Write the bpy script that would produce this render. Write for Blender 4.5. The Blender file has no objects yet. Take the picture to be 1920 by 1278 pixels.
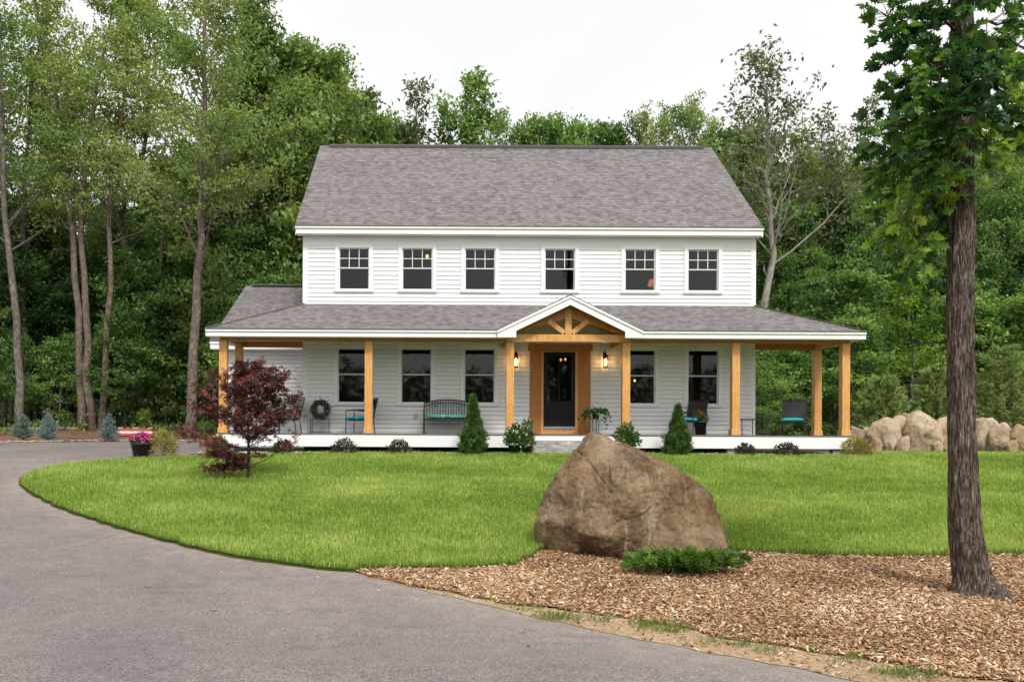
import bpy, bmesh, math, random
import numpy as np
from mathutils import Vector, Matrix, noise as mnoise
from mathutils.geometry import delaunay_2d_cdt

S = bpy.context.scene
COL = S.collection
R = math.radians
rng = np.random.default_rng(7)
random.seed(7)

# ------------------------------------------------------------------ camera model (photo 1920 x 1278)
F, VX, VY, ROLL = 1590.0, 834.0, 812.0, 0.005
ZC = 0.51                                   # eye height above the ground in front of the porch
def P(px, py, D):                           # photo pixel at depth D -> world point
    dx, dy = px - VX, py - VY
    dx, dy = dx + ROLL * dy, dy - ROLL * dx
    return Vector((dx / F * D, D, ZC - dy / F * D))

# ------------------------------------------------------------------ terrain: rises from the drive to the house
_ty = np.array([-60, 0, 6, 8, 10, 12, 16, 20, 21, 23, 28, 34, 40, 60, 120, 400.])
_tz = np.array([-1.3, -1.25, -1.22, -1.19, -1.11, -.94, -.49, -.05, 0, .03, .2, .5, .7, 1.2, 2.0, 3.0])
_dy = np.arange(-60, 400, .25)
_dz = np.interp(_dy, _ty, _tz)
_k = np.hanning(9); _k /= _k.sum()
_dz = np.convolve(np.pad(_dz, 4, mode='edge'), _k, mode='valid')
def gz(y): return np.interp(y, _dy, _dz)
def G(px, py):                              # photo pixel on the ground -> (x, y)
    dx, dy = px - VX, py - VY
    dx, dy = dx + ROLL * dy, dy - ROLL * dx
    lo, hi = 2.0, 60.0
    for _ in range(60):
        m = .5 * (lo + hi)
        if F * (ZC - float(gz(m))) / m > dy: lo = m
        else: hi = m
    return dx / F * lo, lo

# ------------------------------------------------------------------ object helpers
def tag(o, label=None, cat=None, group=None, kind=None):
    if label: o['label'] = label
    if cat: o['category'] = cat
    if group: o['group'] = group
    if kind: o['kind'] = kind
    return o
def empty(name, loc, rz=0.0, label=None, cat=None, group=None):
    o = bpy.data.objects.new(name, None); COL.objects.link(o)
    o.empty_display_size = .2
    o.location = loc; o.rotation_euler = (0, 0, rz)
    return tag(o, label, cat, group)
def copy_tree(o, parent=None):
    c = o.copy(); COL.objects.link(c)
    if parent: c.parent = parent
    for ch in list(o.children): copy_tree(ch, c)
    return c
def place(o, loc, rz=None, sc=None, label=None, group=None):
    o.location = loc
    if rz is not None: o.rotation_euler = (0, 0, rz)
    if sc is not None: o.scale = (sc, sc, sc) if np.isscalar(sc) else sc
    if label: o['label'] = label
    if group: o['group'] = group
    return o

class MB:
    def __init__(s, off=(0, 0, 0)):
        s.v = []; s.f = []; s.uv = []; s.off = Vector(off); s.hasuv = False
    def add(s, vs, fs, uvs=None):
        b = len(s.v); s.v += [Vector(v) - s.off for v in vs]
        for i, f in enumerate(fs):
            s.f.append([b + k for k in f])
            if uvs is not None: s.hasuv = True; s.uv.append(uvs[i])
            else: s.uv.append([(0, 0)] * len(f))
        return s
    def box(s, x0, x1, y0, y1, z0, z1):
        return s.add([(x0,y0,z0),(x1,y0,z0),(x1,y1,z0),(x0,y1,z0),(x0,y0,z1),(x1,y0,z1),(x1,y1,z1),(x0,y1,z1)],
              [(0,3,2,1),(4,5,6,7),(0,1,5,4),(1,2,6,5),(2,3,7,6),(3,0,4,7)])
    def mbox(s, M, sx, sy, sz):
        c = [M @ Vector((x*sx/2, y*sy/2, z*sz/2)) for z in (-1,1) for y in (-1,1) for x in (-1,1)]
        return s.add(c, [(0,2,3,1),(4,5,7,6),(0,1,5,4),(1,3,7,5),(3,2,6,7),(2,0,4,6)])
    def bar(s, a, b, w, d, up=(0,0,1)):     # rectangular bar from a to b; w across, d along 'up'
        a, b = Vector(a), Vector(b); t = (b-a).normalized(); u = Vector(up)
        r = t.cross(u).normalized(); u = r.cross(t)
        M = Matrix((r, u, t)).transposed().to_4x4(); M.translation = (a+b)/2
        return s.mbox(M, w, d, (b-a).length)
    def tube(s, pts, rad, n=6, cap=True):
        pts = [Vector(p) for p in pts]
        if np.isscalar(rad): rad = [rad]*len(pts)
        b = len(s.v); ref = Vector((.31,.95,.11)).normalized()
        for i, p in enumerate(pts):
            t = (pts[min(i+1,len(pts)-1)] - pts[max(i-1,0)])
            t = t.normalized() if t.length > 1e-9 else Vector((0,0,1))
            r = t.cross(ref)
            if r.length < .1: r = t.cross(Vector((1,0,0)))
            r.normalize(); q = t.cross(r)
            for k in range(n):
                a = 2*math.pi*k/n
                s.v.append(p + (r*math.cos(a) + q*math.sin(a))*rad[i] - s.off)
        for i in range(len(pts)-1):
            for k in range(n):
                k2 = (k+1) % n
                s.f.append([b+i*n+k, b+i*n+k2, b+(i+1)*n+k2, b+(i+1)*n+k]); s.uv.append([(0,0)]*4)
        if cap:
            s.f.append([b+k for k in range(n)][::-1]); s.uv.append([(0,0)]*n)
            s.f.append([b+(len(pts)-1)*n+k for k in range(n)]); s.uv.append([(0,0)]*n)
        return s
    def lathe(s, prof, c=(0,0,0), n=20):
        b = len(s.v); c = Vector(c)
        for r, z in prof:
            for k in range(n):
                a = 2*math.pi*k/n
                s.v.append(c + Vector((r*math.cos(a), r*math.sin(a), z)) - s.off)
        for i in range(len(prof)-1):
            for k in range(n):
                k2 = (k+1) % n
                s.f.append([b+i*n+k, b+i*n+k2, b+(i+1)*n+k2, b+(i+1)*n+k]); s.uv.append([(0,0)]*4)
        return s
    def slab(s, pts, th, uvs=None):          # planar polygon thickened downwards along z
        n = len(pts); top = [Vector(p) for p in pts]; bot = [p - Vector((0,0,th)) for p in top]
        u = uvs or [(0,0)]*n
        fs = [list(range(n)), list(range(n, 2*n))[::-1]]; us = [u, u[::-1]]
        for i in range(n):
            j = (i+1) % n
            fs.append([i, n+i, n+j, j]); us.append([u[i], u[i], u[j], u[j]])
        return s.add(top+bot, fs, us)
    def build(s, name, mat, parent=None, smooth=False, bevel=0, loc=None):
        me = bpy.data.meshes.new(name); me.from_pydata(s.v, [], s.f); me.update()
        if s.hasuv:
            ul = me.uv_layers.new(name='UVMap')
            ul.data.foreach_set('uv', [c for f in s.uv for p in f for c in p])
        me.materials.append(mat)
        if smooth: me.polygons.foreach_set('use_smooth', [True]*len(me.polygons))
        o = bpy.data.objects.new(name, me); COL.objects.link(o)
        if parent: o.parent = parent
        if loc is not None: o.location = loc
        if bevel:
            m = o.modifiers.new('bevel', 'BEVEL'); m.width = bevel; m.segments = 2; m.limit_method = 'ANGLE'; m.angle_limit = R(40)
        return o

def mesh_np(name, V, faces, mat, parent=None, tint=None, smooth=False):
    """V (n,3); faces: (m,k) array or list of those"""
    if isinstance(faces, np.ndarray): faces = [faces]
    me = bpy.data.meshes.new(name)
    tot = sum(f.shape[0] for f in faces); nl = sum(f.size for f in faces)
    me.vertices.add(len(V)); me.vertices.foreach_set('co', np.ascontiguousarray(V, dtype=np.float32).ravel())
    me.loops.add(nl); me.polygons.add(tot)
    me.loops.foreach_set('vertex_index', np.concatenate([f.ravel() for f in faces]).astype(np.int32))
    cnt = np.concatenate([np.full(f.shape[0], f.shape[1]) for f in faces])
    st = np.concatenate([[0], np.cumsum(cnt)[:-1]]).astype(np.int32)
    me.polygons.foreach_set('loop_start', st)
    try: me.polygons.foreach_set('loop_total', cnt.astype(np.int32))
    except Exception: pass
    me.update(calc_edges=True); me.validate()
    if tint is not None:
        a = me.attributes.new('tint', 'FLOAT', 'POINT'); a.data.foreach_set('value', np.asarray(tint, dtype=np.float32))
    me.materials.append(mat)
    if smooth: me.polygons.foreach_set('use_smooth', [True]*len(me.polygons))
    o = bpy.data.objects.new(name, me); COL.objects.link(o)
    if parent: o.parent = parent
    return o

# ------------------------------------------------------------------ materials
class NT:
    def __init__(s, name):
        s.m = bpy.data.materials.new(name); s.m.use_nodes = True
        s.t = s.m.node_tree; s.b = s.t.nodes['Principled BSDF']; s.out = s.t.nodes['Material Output']
    def n(s, ty, **kw):
        x = s.t.nodes.new(ty)
        for k, v in kw.items():
            if k.startswith('i_'):
                x.inputs[k[2:].replace('_', ' ')].default_value = v
            else: setattr(x, k, v)
        return x
    def l(s, a, b): s.t.links.new(a, b)
    def noise(s, co, scale, detail=4, rough=.55):
        x = s.n('ShaderNodeTexNoise'); x.inputs['Scale'].default_value = scale
        x.inputs['Detail'].default_value = detail; x.inputs['Roughness'].default_value = rough
        if co is not None: s.l(co, x.inputs['Vector'])
        return x.outputs['Fac']
    def ramp(s, fac, stops):
        x = s.n('ShaderNodeValToRGB'); e = x.color_ramp.elements
        while len(e) < len(stops): e.new(.5)
        for i, (p, c) in enumerate(stops):
            e[i].position = p; e[i].color = (*c, 1) if len(c) == 3 else c
        s.l(fac, x.inputs['Fac']); return x.outputs['Color']
    def math(s, op, a, b=None, clamp=False):
        x = s.n('ShaderNodeMath', operation=op, use_clamp=clamp)
        for i, q in enumerate((a, b)):
            if q is None: continue
            if isinstance(q, (int, float)): x.inputs[i].default_value = q
            else: s.l(q, x.inputs[i])
        return x.outputs[0]
    def mix(s, fac, a, b, mode='MIX'):
        x = s.n('ShaderNodeMix', data_type='RGBA', blend_type=mode)
        for idx, q in ((0, fac), (6, a), (7, b)):
            if isinstance(q, (int, float)): x.inputs[idx].default_value = q
            elif isinstance(q, tuple): x.inputs[idx].default_value = (*q, 1)
            else: s.l(q, x.inputs[idx])
        return x.outputs[2]
    def co(s, kind='Object', scale=None):
        c = s.n('ShaderNodeTexCoord').outputs[kind]
        if scale:
            m = s.n('ShaderNodeMapping'); m.inputs['Scale'].default_value = scale; s.l(c, m.inputs['Vector']); c = m.outputs['Vector']
        return c
    def bump(s, h, strength=.3, dist=.01):
        x = s.n('ShaderNodeBump'); x.inputs['Strength'].default_value = strength; x.inputs['Distance'].default_value = dist
        s.l(h, x.inputs['Height']); s.l(x.outputs['Normal'], s.b.inputs['Normal']); return x
    def set(s, color=None, rough=None, spec=None, metal=None):
        if color is not None:
            if isinstance(color, tuple): s.b.inputs['Base Color'].default_value = (*color, 1)
            else: s.l(color, s.b.inputs['Base Color'])
        if rough is not None:
            if isinstance(rough, (int, float)): s.b.inputs['Roughness'].default_value = rough
            else: s.l(rough, s.b.inputs['Roughness'])
        if spec is not None: s.b.inputs['Specular IOR Level'].default_value = spec
        if metal is not None: s.b.inputs['Metallic'].default_value = metal
        return s.m

def plain(name, c, rough=.5, var=.12, scale=6, bump=0, spec=.4, metal=0):
    t = NT(name); f = t.noise(t.co(), scale, 5)
    lo = tuple(max(0, x*(1-var)) for x in c); hi = tuple(min(1, x*(1+var)) for x in c)
    t.set(t.ramp(f, [(.3, lo), (.7, hi)]), rough, spec, metal)
    if bump: t.bump(t.noise(t.co(), scale*6, 4), bump, .01)
    return t.m

def leaf_mat(name, dark, mid, light, trans=.4, rough=.5, objvar=.3, boost=1.5):
    t = NT(name)
    a = t.n('ShaderNodeAttribute', attribute_name='tint').outputs['Fac']
    oi = t.n('ShaderNodeObjectInfo').outputs['Random']
    f = t.math('ADD', a, t.math('MULTIPLY', t.math('SUBTRACT', oi, .5), objvar), clamp=True)
    c = t.ramp(f, [(.05, dark), (.5, mid), (.95, light)])
    t.set(c, rough, .3)
    tr = t.n('ShaderNodeBsdfTranslucent')
    t.l(t.mix(1.0, c, (boost*1.05, boost, boost*.45), 'MULTIPLY'), tr.inputs['Color'])
    ms = t.n('ShaderNodeMixShader'); ms.inputs[0].default_value = trans
    t.l(t.b.outputs[0], ms.inputs[1]); t.l(tr.outputs[0], ms.inputs[2]); t.l(ms.outputs[0], t.out.inputs['Surface'])
    return t.m

M = {}
M['siding'] = plain('white_siding', (.79, .79, .785), .45, .05, 1.1)
M['trim'] = plain('white_trim', (.81, .81, .80), .4, .02, 2)
M['screen_grey'] = plain('muntin_grey', (.22, .22, .23), .5, .03)
M['black_metal'] = plain('black_metal', (.018, .018, .02), .4, .2, 10, 0, .5)
M['bronze'] = plain('dark_bronze', (.03, .022, .018), .4, .2, 10, 0, .5)
M['teal'] = plain('teal_cushion', (.03, .36, .40), .85, .12, 14, .3, .2)
M['black_paint'] = plain('black_door_paint', (.008, .008, .011), .45, .1, 5, 0, .2)
M['concrete'] = plain('concrete', (.35, .34, .32), .9, .2, 7, .4)
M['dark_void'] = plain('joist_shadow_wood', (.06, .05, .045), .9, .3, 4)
M['deck'] = plain('grey_composite_deck', (.13, .125, .125), .7, .15, 4)
M['pot_black'] = plain('black_plastic_pot', (.02, .02, .021), .5, .2, 8)
M['ceil_white'] = plain('porch_ceiling_paint', (.72, .70, .66), .5, .04, 2)
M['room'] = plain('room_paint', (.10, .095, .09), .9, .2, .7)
M['potting'] = plain('potting_soil', (.035, .024, .016), .95, .4, 40, .6)

def _pattern():
    t = NT('teal_patterned_cushion')
    v = t.n('ShaderNodeTexVoronoi'); v.inputs['Scale'].default_value = 13; t.l(t.co(), v.inputs['Vector'])
    t.set(t.ramp(v.outputs['Distance'], [(.2, (.42, .62, .55)), (.34, (.03, .30, .27)), (.6, (.02, .14, .15)), (.75, (.25, .45, .30))]), .85, .2)
    return t.m
M['pattern'] = _pattern()

def _wood():
    t = NT('stained_cedar')
    c = t.co('Object', (9, 9, .9)); c2 = t.co('Object', (1, 1, 1))
    n1 = t.noise(c, 3.2, 6, .6); n2 = t.noise(c2, 2.1, 3)
    col = t.ramp(n1, [(.28, (.42, .175, .045)), (.5, (.66, .335, .108)), (.72, (.80, .47, .19))])
    col = t.mix(.35, col, t.ramp(n2, [(.3, (.52, .24, .068)), (.7, (.74, .41, .15))]))
    t.set(col, .45, .35); t.bump(n1, .15, .004)
    return t.m
M['wood'] = _wood()
def _wood2():
    t = NT('dark_stained_cedar')
    c = t.co('Object', (9, 9, .9))
    n1 = t.noise(c, 3.2, 6, .6)
    t.set(t.ramp(n1, [(.25, (.30, .105, .022)), (.5, (.43, .175, .042)), (.75, (.52, .235, .065))]), .45, .35); t.bump(n1, .15, .004)
    return t.m
M['wood_dark'] = _wood2()

def _shingle():
    t = NT('architectural_shingles')
    uv = t.co('UV')
    wob = t.n('ShaderNodeVectorMath', operation='SCALE'); wn = t.n('ShaderNodeTexNoise'); wn.inputs['Scale'].default_value = 1.3
    t.l(uv, wn.inputs['Vector']); t.l(wn.outputs['Color'], wob.inputs[0]); wob.inputs['Scale'].default_value = .02
    ad = t.n('ShaderNodeVectorMath', operation='ADD'); t.l(uv, ad.inputs[0]); t.l(wob.outputs[0], ad.inputs[1])
    def brick(w, h, off, fr, c1, c2, mo, ms):
        b = t.n('ShaderNodeTexBrick'); b.offset = off; b.offset_frequency = fr; b.squash = 1.0
        b.inputs['Scale'].default_value = 1.0; b.inputs['Brick Width'].default_value = w; b.inputs['Row Height'].default_value = h
        b.inputs['Mortar Size'].default_value = ms; b.inputs['Mortar Smooth'].default_value = .3; b.inputs['Bias'].default_value = 0
        b.inputs['Color1'].default_value = (*c1, 1); b.inputs['Color2'].default_value = (*c2, 1); b.inputs['Mortar'].default_value = (*mo, 1)
        t.l(ad.outputs[0], b.inputs['Vector']); return b
    b1 = brick(.19, .115, .37, 2, (.108, .098, .099), (.252, .231, .230), (.155, .14, .142), .004)
    b2 = brick(.13, .115, .61, 3, (.088, .080, .081), (.325, .298, .294), (.17, .152, .153), .003)
    c = t.mix(.5, b1.outputs['Color'], b2.outputs['Color'])
    # the lapped butt of each course: shadow line painted as a thin dark band
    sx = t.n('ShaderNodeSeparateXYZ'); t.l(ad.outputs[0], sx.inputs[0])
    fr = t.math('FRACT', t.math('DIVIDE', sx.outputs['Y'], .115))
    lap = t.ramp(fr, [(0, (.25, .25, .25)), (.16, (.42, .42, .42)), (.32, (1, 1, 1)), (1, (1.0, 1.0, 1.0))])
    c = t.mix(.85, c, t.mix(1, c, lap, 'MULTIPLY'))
    c = t.mix(.2, c, t.ramp(t.noise(uv, 40, 3), [(.3, (.09, .08, .08)), (.7, (.33, .29, .285))]))
    c = t.mix(.5, c, t.mix(1, c, t.ramp(t.noise(uv, .5, 4), [(.3, (.90, .90, .90)), (.7, (1.08, 1.07, 1.07))]), 'MULTIPLY'))
    t.set(c, .95, .15)
    h = t.math('ADD', t.math('MULTIPLY', b1.outputs['Fac'], -.5), t.math('SUBTRACT', 1.0, fr))
    t.bump(h, .8, .012)
    return t.m
M['shingle'] = _shingle()

def _asphalt():
    t = NT('worn_asphalt')
    o = t.co('Object')
    n1 = t.noise(o, 62, 5, .8); n2 = t.noise(o, .45, 5, .6); n3 = t.noise(o, 5, 6, .65)
    v = t.n('ShaderNodeTexVoronoi'); v.inputs['Scale'].default_value = 90; t.l(o, v.inputs['Vector'])
    c = t.ramp(n1, [(.34, (.050, .046, .050)), (.5, (.195, .172, .168)), (.66, (.37, .332, .322))])
    c = t.mix(.5, c, t.mix(1, c, t.ramp(n2, [(.3, (.70, .69, .70)), (.7, (1.36, 1.31, 1.26))]), 'MULTIPLY'))
    c = t.mix(.4, c, t.mix(1, c, t.ramp(n3, [(.3, (.68, .67, .68)), (.72, (1.28, 1.25, 1.22))]), 'MULTIPLY'))
    a = t.n('ShaderNodeAttribute', attribute_name='tint').outputs['Fac']      # sandy dust washed along the edges
    c = t.mix(t.math('MULTIPLY', a, .6), c, t.ramp(n3, [(.3, (.24, .20, .165)), (.7, (.40, .34, .29))]))
    c = t.mix(t.math('GREATER_THAN', t.noise(o, 30, 2, .5), .72), c, (.36, .31, .25))
    st = t.noise(t.co('Object', (.8, 2.2, 1)), 1.1, 6, .7)                     # stains
    c = t.mix(t.ramp(st, [(.56, (0, 0, 0)), (.70, (.28, .28, .28))]), c, (.075, .068, .07))
    t.set(c, .9, .2); t.bump(t.math('ADD', n1, v.outputs['Distance']), .5, .008)
    return t.m
M['asphalt'] = _asphalt()

def _ground(name, stops, scale, bump=.6, big=None):
    t = NT(name); o = t.co('Object')
    n1 = t.noise(o, scale, 7, .7)
    c = t.ramp(n1, stops)
    if big: c = t.mix(.6, c, t.mix(1, c, t.ramp(t.noise(o, big, 4), [(.3, (.7, .68, .65)), (.7, (1.3, 1.28, 1.2))]), 'MULTIPLY'))
    t.set(c, .95, .15); t.bump(n1, bump, .03)
    return t.m
M['forest_floor'] = _ground('forest_floor', [(.3, (.025, .020, .012)), (.5, (.07, .048, .028)), (.7, (.13, .09, .055))], 3, .8, .3)
M['lawn_soil'] = _ground('lawn_soil', [(.3, (.06, .12, .012)), (.6, (.14, .25, .03)), (.75, (.16, .19, .05))], 14, .8, .5)
M['edge_soil'] = _ground('edge_soil', [(.3, (.05, .032, .02)), (.7, (.14, .09, .055))], 20, .8)
M['sand'] = _ground('sandy_soil', [(.3, (.24, .16, .095)), (.5, (.37, .265, .17)), (.72, (.50, .38, .26))], 18, .6, .8)
M['mulch'] = _ground('bark_mulch', [(.3, (.07, .035, .018)), (.5, (.20, .105, .055)), (.7, (.34, .20, .12))], 30, .9, .6)
M['bank'] = _ground('mulch_bank', [(.3, (.07, .036, .02)), (.5, (.17, .095, .055)), (.7, (.27, .17, .11))], 8, .9, .6)
M['gravel'] = _ground('grey_gravel', [(.3, (.07, .068, .07)), (.5, (.19, .18, .18)), (.7, (.38, .37, .36))], 38, .9)

def _attr_mat(name, stops, rough=.9, trans=0):
    t = NT(name); a = t.n('ShaderNodeAttribute', attribute_name='tint').outputs['Fac']
    t.set(t.ramp(a, stops), rough, .2)
    return t.m
M['chips'] = _attr_mat('wood_chips', [(0, (.06, .030, .016)), (.22, (.21, .105, .050)), (.5, (.46, .275, .145)), (.75, (.68, .475, .295)), (1, (.84, .70, .53))])
M['stones'] = _attr_mat('small_stones', [(0, (.16, .15, .14)), (.5, (.36, .33, .29)), (1, (.62, .58, .50))])

def _bark(name, dark, mid, light, sc=1.0, bump=.8, lichen=None):
    t = NT(name)
    o = t.co('Object', (11*sc, 11*sc, 2.0*sc)); n1 = t.noise(o, 1.6, 7, .68); n2 = t.noise(t.co('Object'), 1.7*sc, 4)
    c = t.ramp(n1, [(.3, dark), (.5, mid), (.72, light)])
    if lichen: c = t.mix(t.ramp(t.noise(t.co('Object'), 5*sc, 5, .6), [(.52, (0, 0, 0)), (.66, (.75, .75, .75))]), c, lichen)
    c = t.mix(.4, c, t.mix(1, c, t.ramp(n2, [(.3, (.65, .65, .66)), (.7, (1.35, 1.32, 1.3))]), 'MULTIPLY'))
    t.set(c, .95, .15); t.bump(n1, bump, .03)
    return t.m
def _oakbark():
    t = NT('oak_bark'); o = t.co('Object', (1, 1, .13)); w = t.n('ShaderNodeTexNoise'); w.inputs['Scale'].default_value = 16; w.inputs['Detail'].default_value = 5; t.l(o, w.inputs['Vector'])
    sc = t.n('ShaderNodeVectorMath', operation='SCALE'); t.l(w.outputs['Color'], sc.inputs[0]); sc.inputs['Scale'].default_value = .075
    ad = t.n('ShaderNodeVectorMath', operation='ADD'); t.l(o, ad.inputs[0]); t.l(sc.outputs[0], ad.inputs[1])
    v = t.n('ShaderNodeTexVoronoi', feature='DISTANCE_TO_EDGE'); v.inputs['Scale'].default_value = 46; t.l(ad.outputs[0], v.inputs['Vector'])
    e = t.ramp(v.outputs['Distance'], [(.0, (0, 0, 0)), (.22, (1, 1, 1))]); n = t.noise(t.co('Object', (30, 30, 4)), 1.7, 8, .78)
    c = t.ramp(n, [(.38, (.022, .017, .014)), (.49, (.12, .093, .074)), (.57, (.26, .212, .175)), (.68, (.56, .51, .46))])
    c = t.mix(1, c, t.ramp(v.outputs['Distance'], [(.0, (.42, .38, .36)), (.12, (1, 1, 1))]), 'MULTIPLY')
    c = t.mix(.5, c, t.mix(1, c, t.ramp(t.noise(t.co('Object'), 3.2, 4), [(.3, (.55, .52, .5)), (.7, (1.4, 1.38, 1.36))]), 'MULTIPLY'))
    t.set(c, .95, .15); t.bump(t.math('ADD', t.math('MULTIPLY', e, .35), n), 1.0, .025)
    return t.m
M['oak_bark'] = _oakbark()
M['bark'] = _bark('woodland_bark', (.05, .043, .036), (.135, .115, .098), (.26, .23, .20), 1.6, .8, (.27, .26, .24))
M['bark_red'] = _bark('reddish_bark', (.045, .034, .027), (.145, .110, .090), (.28, .225, .19), 1.6, .8, (.29, .25, .22))
M['bark_pale'] = _bark('pale_bark', (.14, .12, .105), (.29, .26, .235), (.42, .385, .35), 1.6, .6)
M['maple_bark'] = _bark('maple_bark', (.02, .014, .013), (.055, .04, .036), (.10, .08, .07), 8, .5)

def _rock(name, a, b, c3, spots=(.5, .46, .4), warm=None, sc=1.0):
    t = NT(name); o = t.co('Object')
    n1 = t.noise(o, 2.2*sc, 7, .66); n2 = t.noise(o, 26*sc, 5, .7); n3 = t.noise(t.co('Object', (6, 3, 1.2)), 1.4*sc, 5, .6)
    c = t.ramp(n1, [(.28, a), (.5, b), (.72, c3)])
    c = t.mix(.75, c, t.mix(1, c, t.ramp(n2, [(.3, (.45, .42, .40)), (.7, (1.5, 1.48, 1.45))]), 'MULTIPLY'))
    n4 = t.noise(o, 95*sc, 3, .7)
    c = t.mix(.6, c, t.mix(1, c, t.ramp(n4, [(.36, (.5, .48, .46)), (.64, (1.5, 1.5, 1.5))]), 'MULTIPLY'))
    c = t.mix(t.ramp(n3, [(.56, (0, 0, 0)), (.70, (.45, .45, .45))]), c, spots)
    c = t.mix(t.ramp(t.noise(o, 1.5*sc, 6, .7), [(.5, (0, 0, 0)), (.66, (.6, .6, .6))]), c, t.mix(.5, c, spots))
    if warm: c = t.mix(t.ramp(t.noise(o, 1.1*sc, 4), [(.42, (0, 0, 0)), (.62, (.7, .7, .7))]), c, t.mix(.5, c, warm))
    t.set(c, .9, .2); t.bump(t.math('ADD', t.math('ADD', t.math('MULTIPLY', n2, .5), n1), t.math('MULTIPLY', n4, .25)), .8, .03)
    return t.m
M['boulder'] = _rock('brown_granite', (.040, .025, .013), (.160, .108, .062), (.34, .25, .165), (.47, .41, .33), (.17, .095, .035))
M['wall_rock'] = _rock('pale_fieldstone', (.22, .155, .10), (.43, .335, .24), (.60, .50, .385), (.56, .52, .45), (.50, .36, .22))
M['wall_rock_tan'] = _rock('tan_fieldstone', (.20, .135, .08), (.36, .26, .16), (.47, .37, .26), (.52, .46, .37), (.42, .27, .12))
M['granite'] = _rock('grey_granite', (.27, .26, .26), (.40, .39, .385), (.50, .49, .48), (.56, .56, .56), None, 3)

M['grass'] = leaf_mat('lawn_grass', (.090, .170, .018), (.265, .390, .060), (.60, .66, .24), .35, .6, 0, 1.35)
M['weed'] = leaf_mat('weed_green', (.06, .12, .02), (.13, .22, .04), (.25, .32, .09), .35, .6, 0, 1.3)
M['leaf_dark'] = leaf_mat('woodland_leaf_dark', (.028, .066, .026), (.090, .180, .056), (.22, .33, .10), .32, .55, .35, 1.5)
M['leaf_mid'] = leaf_mat('woodland_leaf_mid', (.045, .100, .032), (.142, .255, .072), (.30, .43, .13), .38, .55, .35, 1.5)
M['leaf_light'] = leaf_mat('woodland_leaf_light', (.078, .130, .045), (.195, .290, .092), (.37, .47, .17), .42, .55, .3, 1.5)
M['leaf_airy'] = leaf_mat('woodland_leaf_airy', (.06, .085, .05), (.14, .175, .09), (.25, .29, .15), .35, .55, .3, 1.3)
M['leaf_bright'] = leaf_mat('bright_leaf', (.06, .13, .016), (.13, .24, .03), (.25, .36, .05), .5, .5, .1, 1.6)
M['leaf_oak'] = leaf_mat('oak_leaf', (.018, .058, .022), (.070, .162, .043), (.30, .44, .07), .42, .42, 0, 1.7)
M['leaf_red'] = leaf_mat('red_maple_leaf', (.035, .009, .014), (.105, .030, .038), (.30, .105, .115), .35, .5, 0, 1.2)
M['spruce'] = leaf_mat('blue_spruce_needle', (.07, .13, .13), (.18, .29, .295), (.42, .55, .56), .12, .6, .15, 1)
M['spruce_green'] = leaf_mat('green_spruce_needle', (.055, .12, .085), (.14, .25, .185), (.32, .44, .36), .12, .6, .15, 1)
M['arbor'] = leaf_mat('arborvitae_leaf', (.018, .050, .012), (.060, .135, .030), (.20, .31, .08), .2, .6, .1, 1.2)
M['pine'] = leaf_mat('young_pine_needle', (.10, .17, .05), (.25, .35, .12), (.46, .54, .22), .25, .6, .2, 1.3)
M['juniper'] = leaf_mat('juniper_leaf', (.020, .060, .010), (.075, .165, .020), (.26, .37, .07), .2, .6, 0, 1.3)
M['barberry'] = leaf_mat('dusky_shrub_leaf', (.030, .030, .022), (.080, .068, .055), (.17, .14, .115), .2, .6, .2, 1)
M['gold'] = leaf_mat('golden_shrub_leaf', (.12, .11, .025), (.30, .27, .075), (.52, .47, .17), .3, .6, .2, 1.1)
M['planter_leaf'] = leaf_mat('planter_leaf', (.03, .07, .018), (.085, .16, .04), (.20, .29, .09), .3, .5, .2, 1.3)
M['wreath_leaf'] = leaf_mat('wreath_twig', (.015, .017, .012), (.045, .05, .035), (.12, .12, .09), .1, .8, 0, 1)
M['petal_pink'] = plain('pink_petal', (.62, .06, .30), .6, .25, 40)
M['petal_red'] = plain('red_petal', (.55, .045, .03), .6, .25, 40)
M['petal_white'] = plain('white_petal', (.75, .74, .62), .6, .1, 40)
M['red_board'] = plain('red_board', (.50, .10, .06), .7, .2, 5)
M['pale_log'] = plain('peeled_log', (.46, .40, .33), .85, .2, 4, .4)
M['dry_leaf'] = plain('dry_leaf', (.24, .19, .10), .8, .3, 20)

def _glass():
    t = NT('window_glass')
    fr = t.n('ShaderNodeFresnel'); fr.inputs['IOR'].default_value = 1.5
    f = t.math('MULTIPLY', fr.outputs[0], 1.25, clamp=True)
    gl = t.n('ShaderNodeBsdfGlossy'); gl.inputs['Roughness'].default_value = .03
    tr = t.n('ShaderNodeBsdfTransparent'); tr.inputs['Color'].default_value = (.55, .55, .57, 1)
    ms = t.n('ShaderNodeMixShader'); t.l(f, ms.inputs[0]); t.l(tr.outputs[0], ms.inputs[1]); t.l(gl.outputs[0], ms.inputs[2])
    t.l(ms.outputs[0], t.out.inputs['Surface'])
    wv = t.n('ShaderNodeBump'); wv.inputs['Strength'].default_value = .04; wv.inputs['Distance'].default_value = .02
    t.l(t.noise(t.co('Object'), 2.5, 2), wv.inputs['Height']); t.l(wv.outputs[0], gl.inputs['Normal'])
    return t.m
M['glass'] = _glass()
def _emit(name, c, s):
    t = NT(name); e = t.n('ShaderNodeEmission'); e.inputs['Color'].default_value = (*c, 1); e.inputs['Strength'].default_value = s
    t.l(e.outputs[0], t.out.inputs['Surface']); return t.m
M['bulb'] = _emit('lantern_bulb', (1, .50, .16), 55)
M['bulb_soft'] = _emit('indoor_bulb', (1, .42, .14), 3)
M['shade_glow'] = _emit('lit_lamp_shade', (1, .30, .12), .55)
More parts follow.
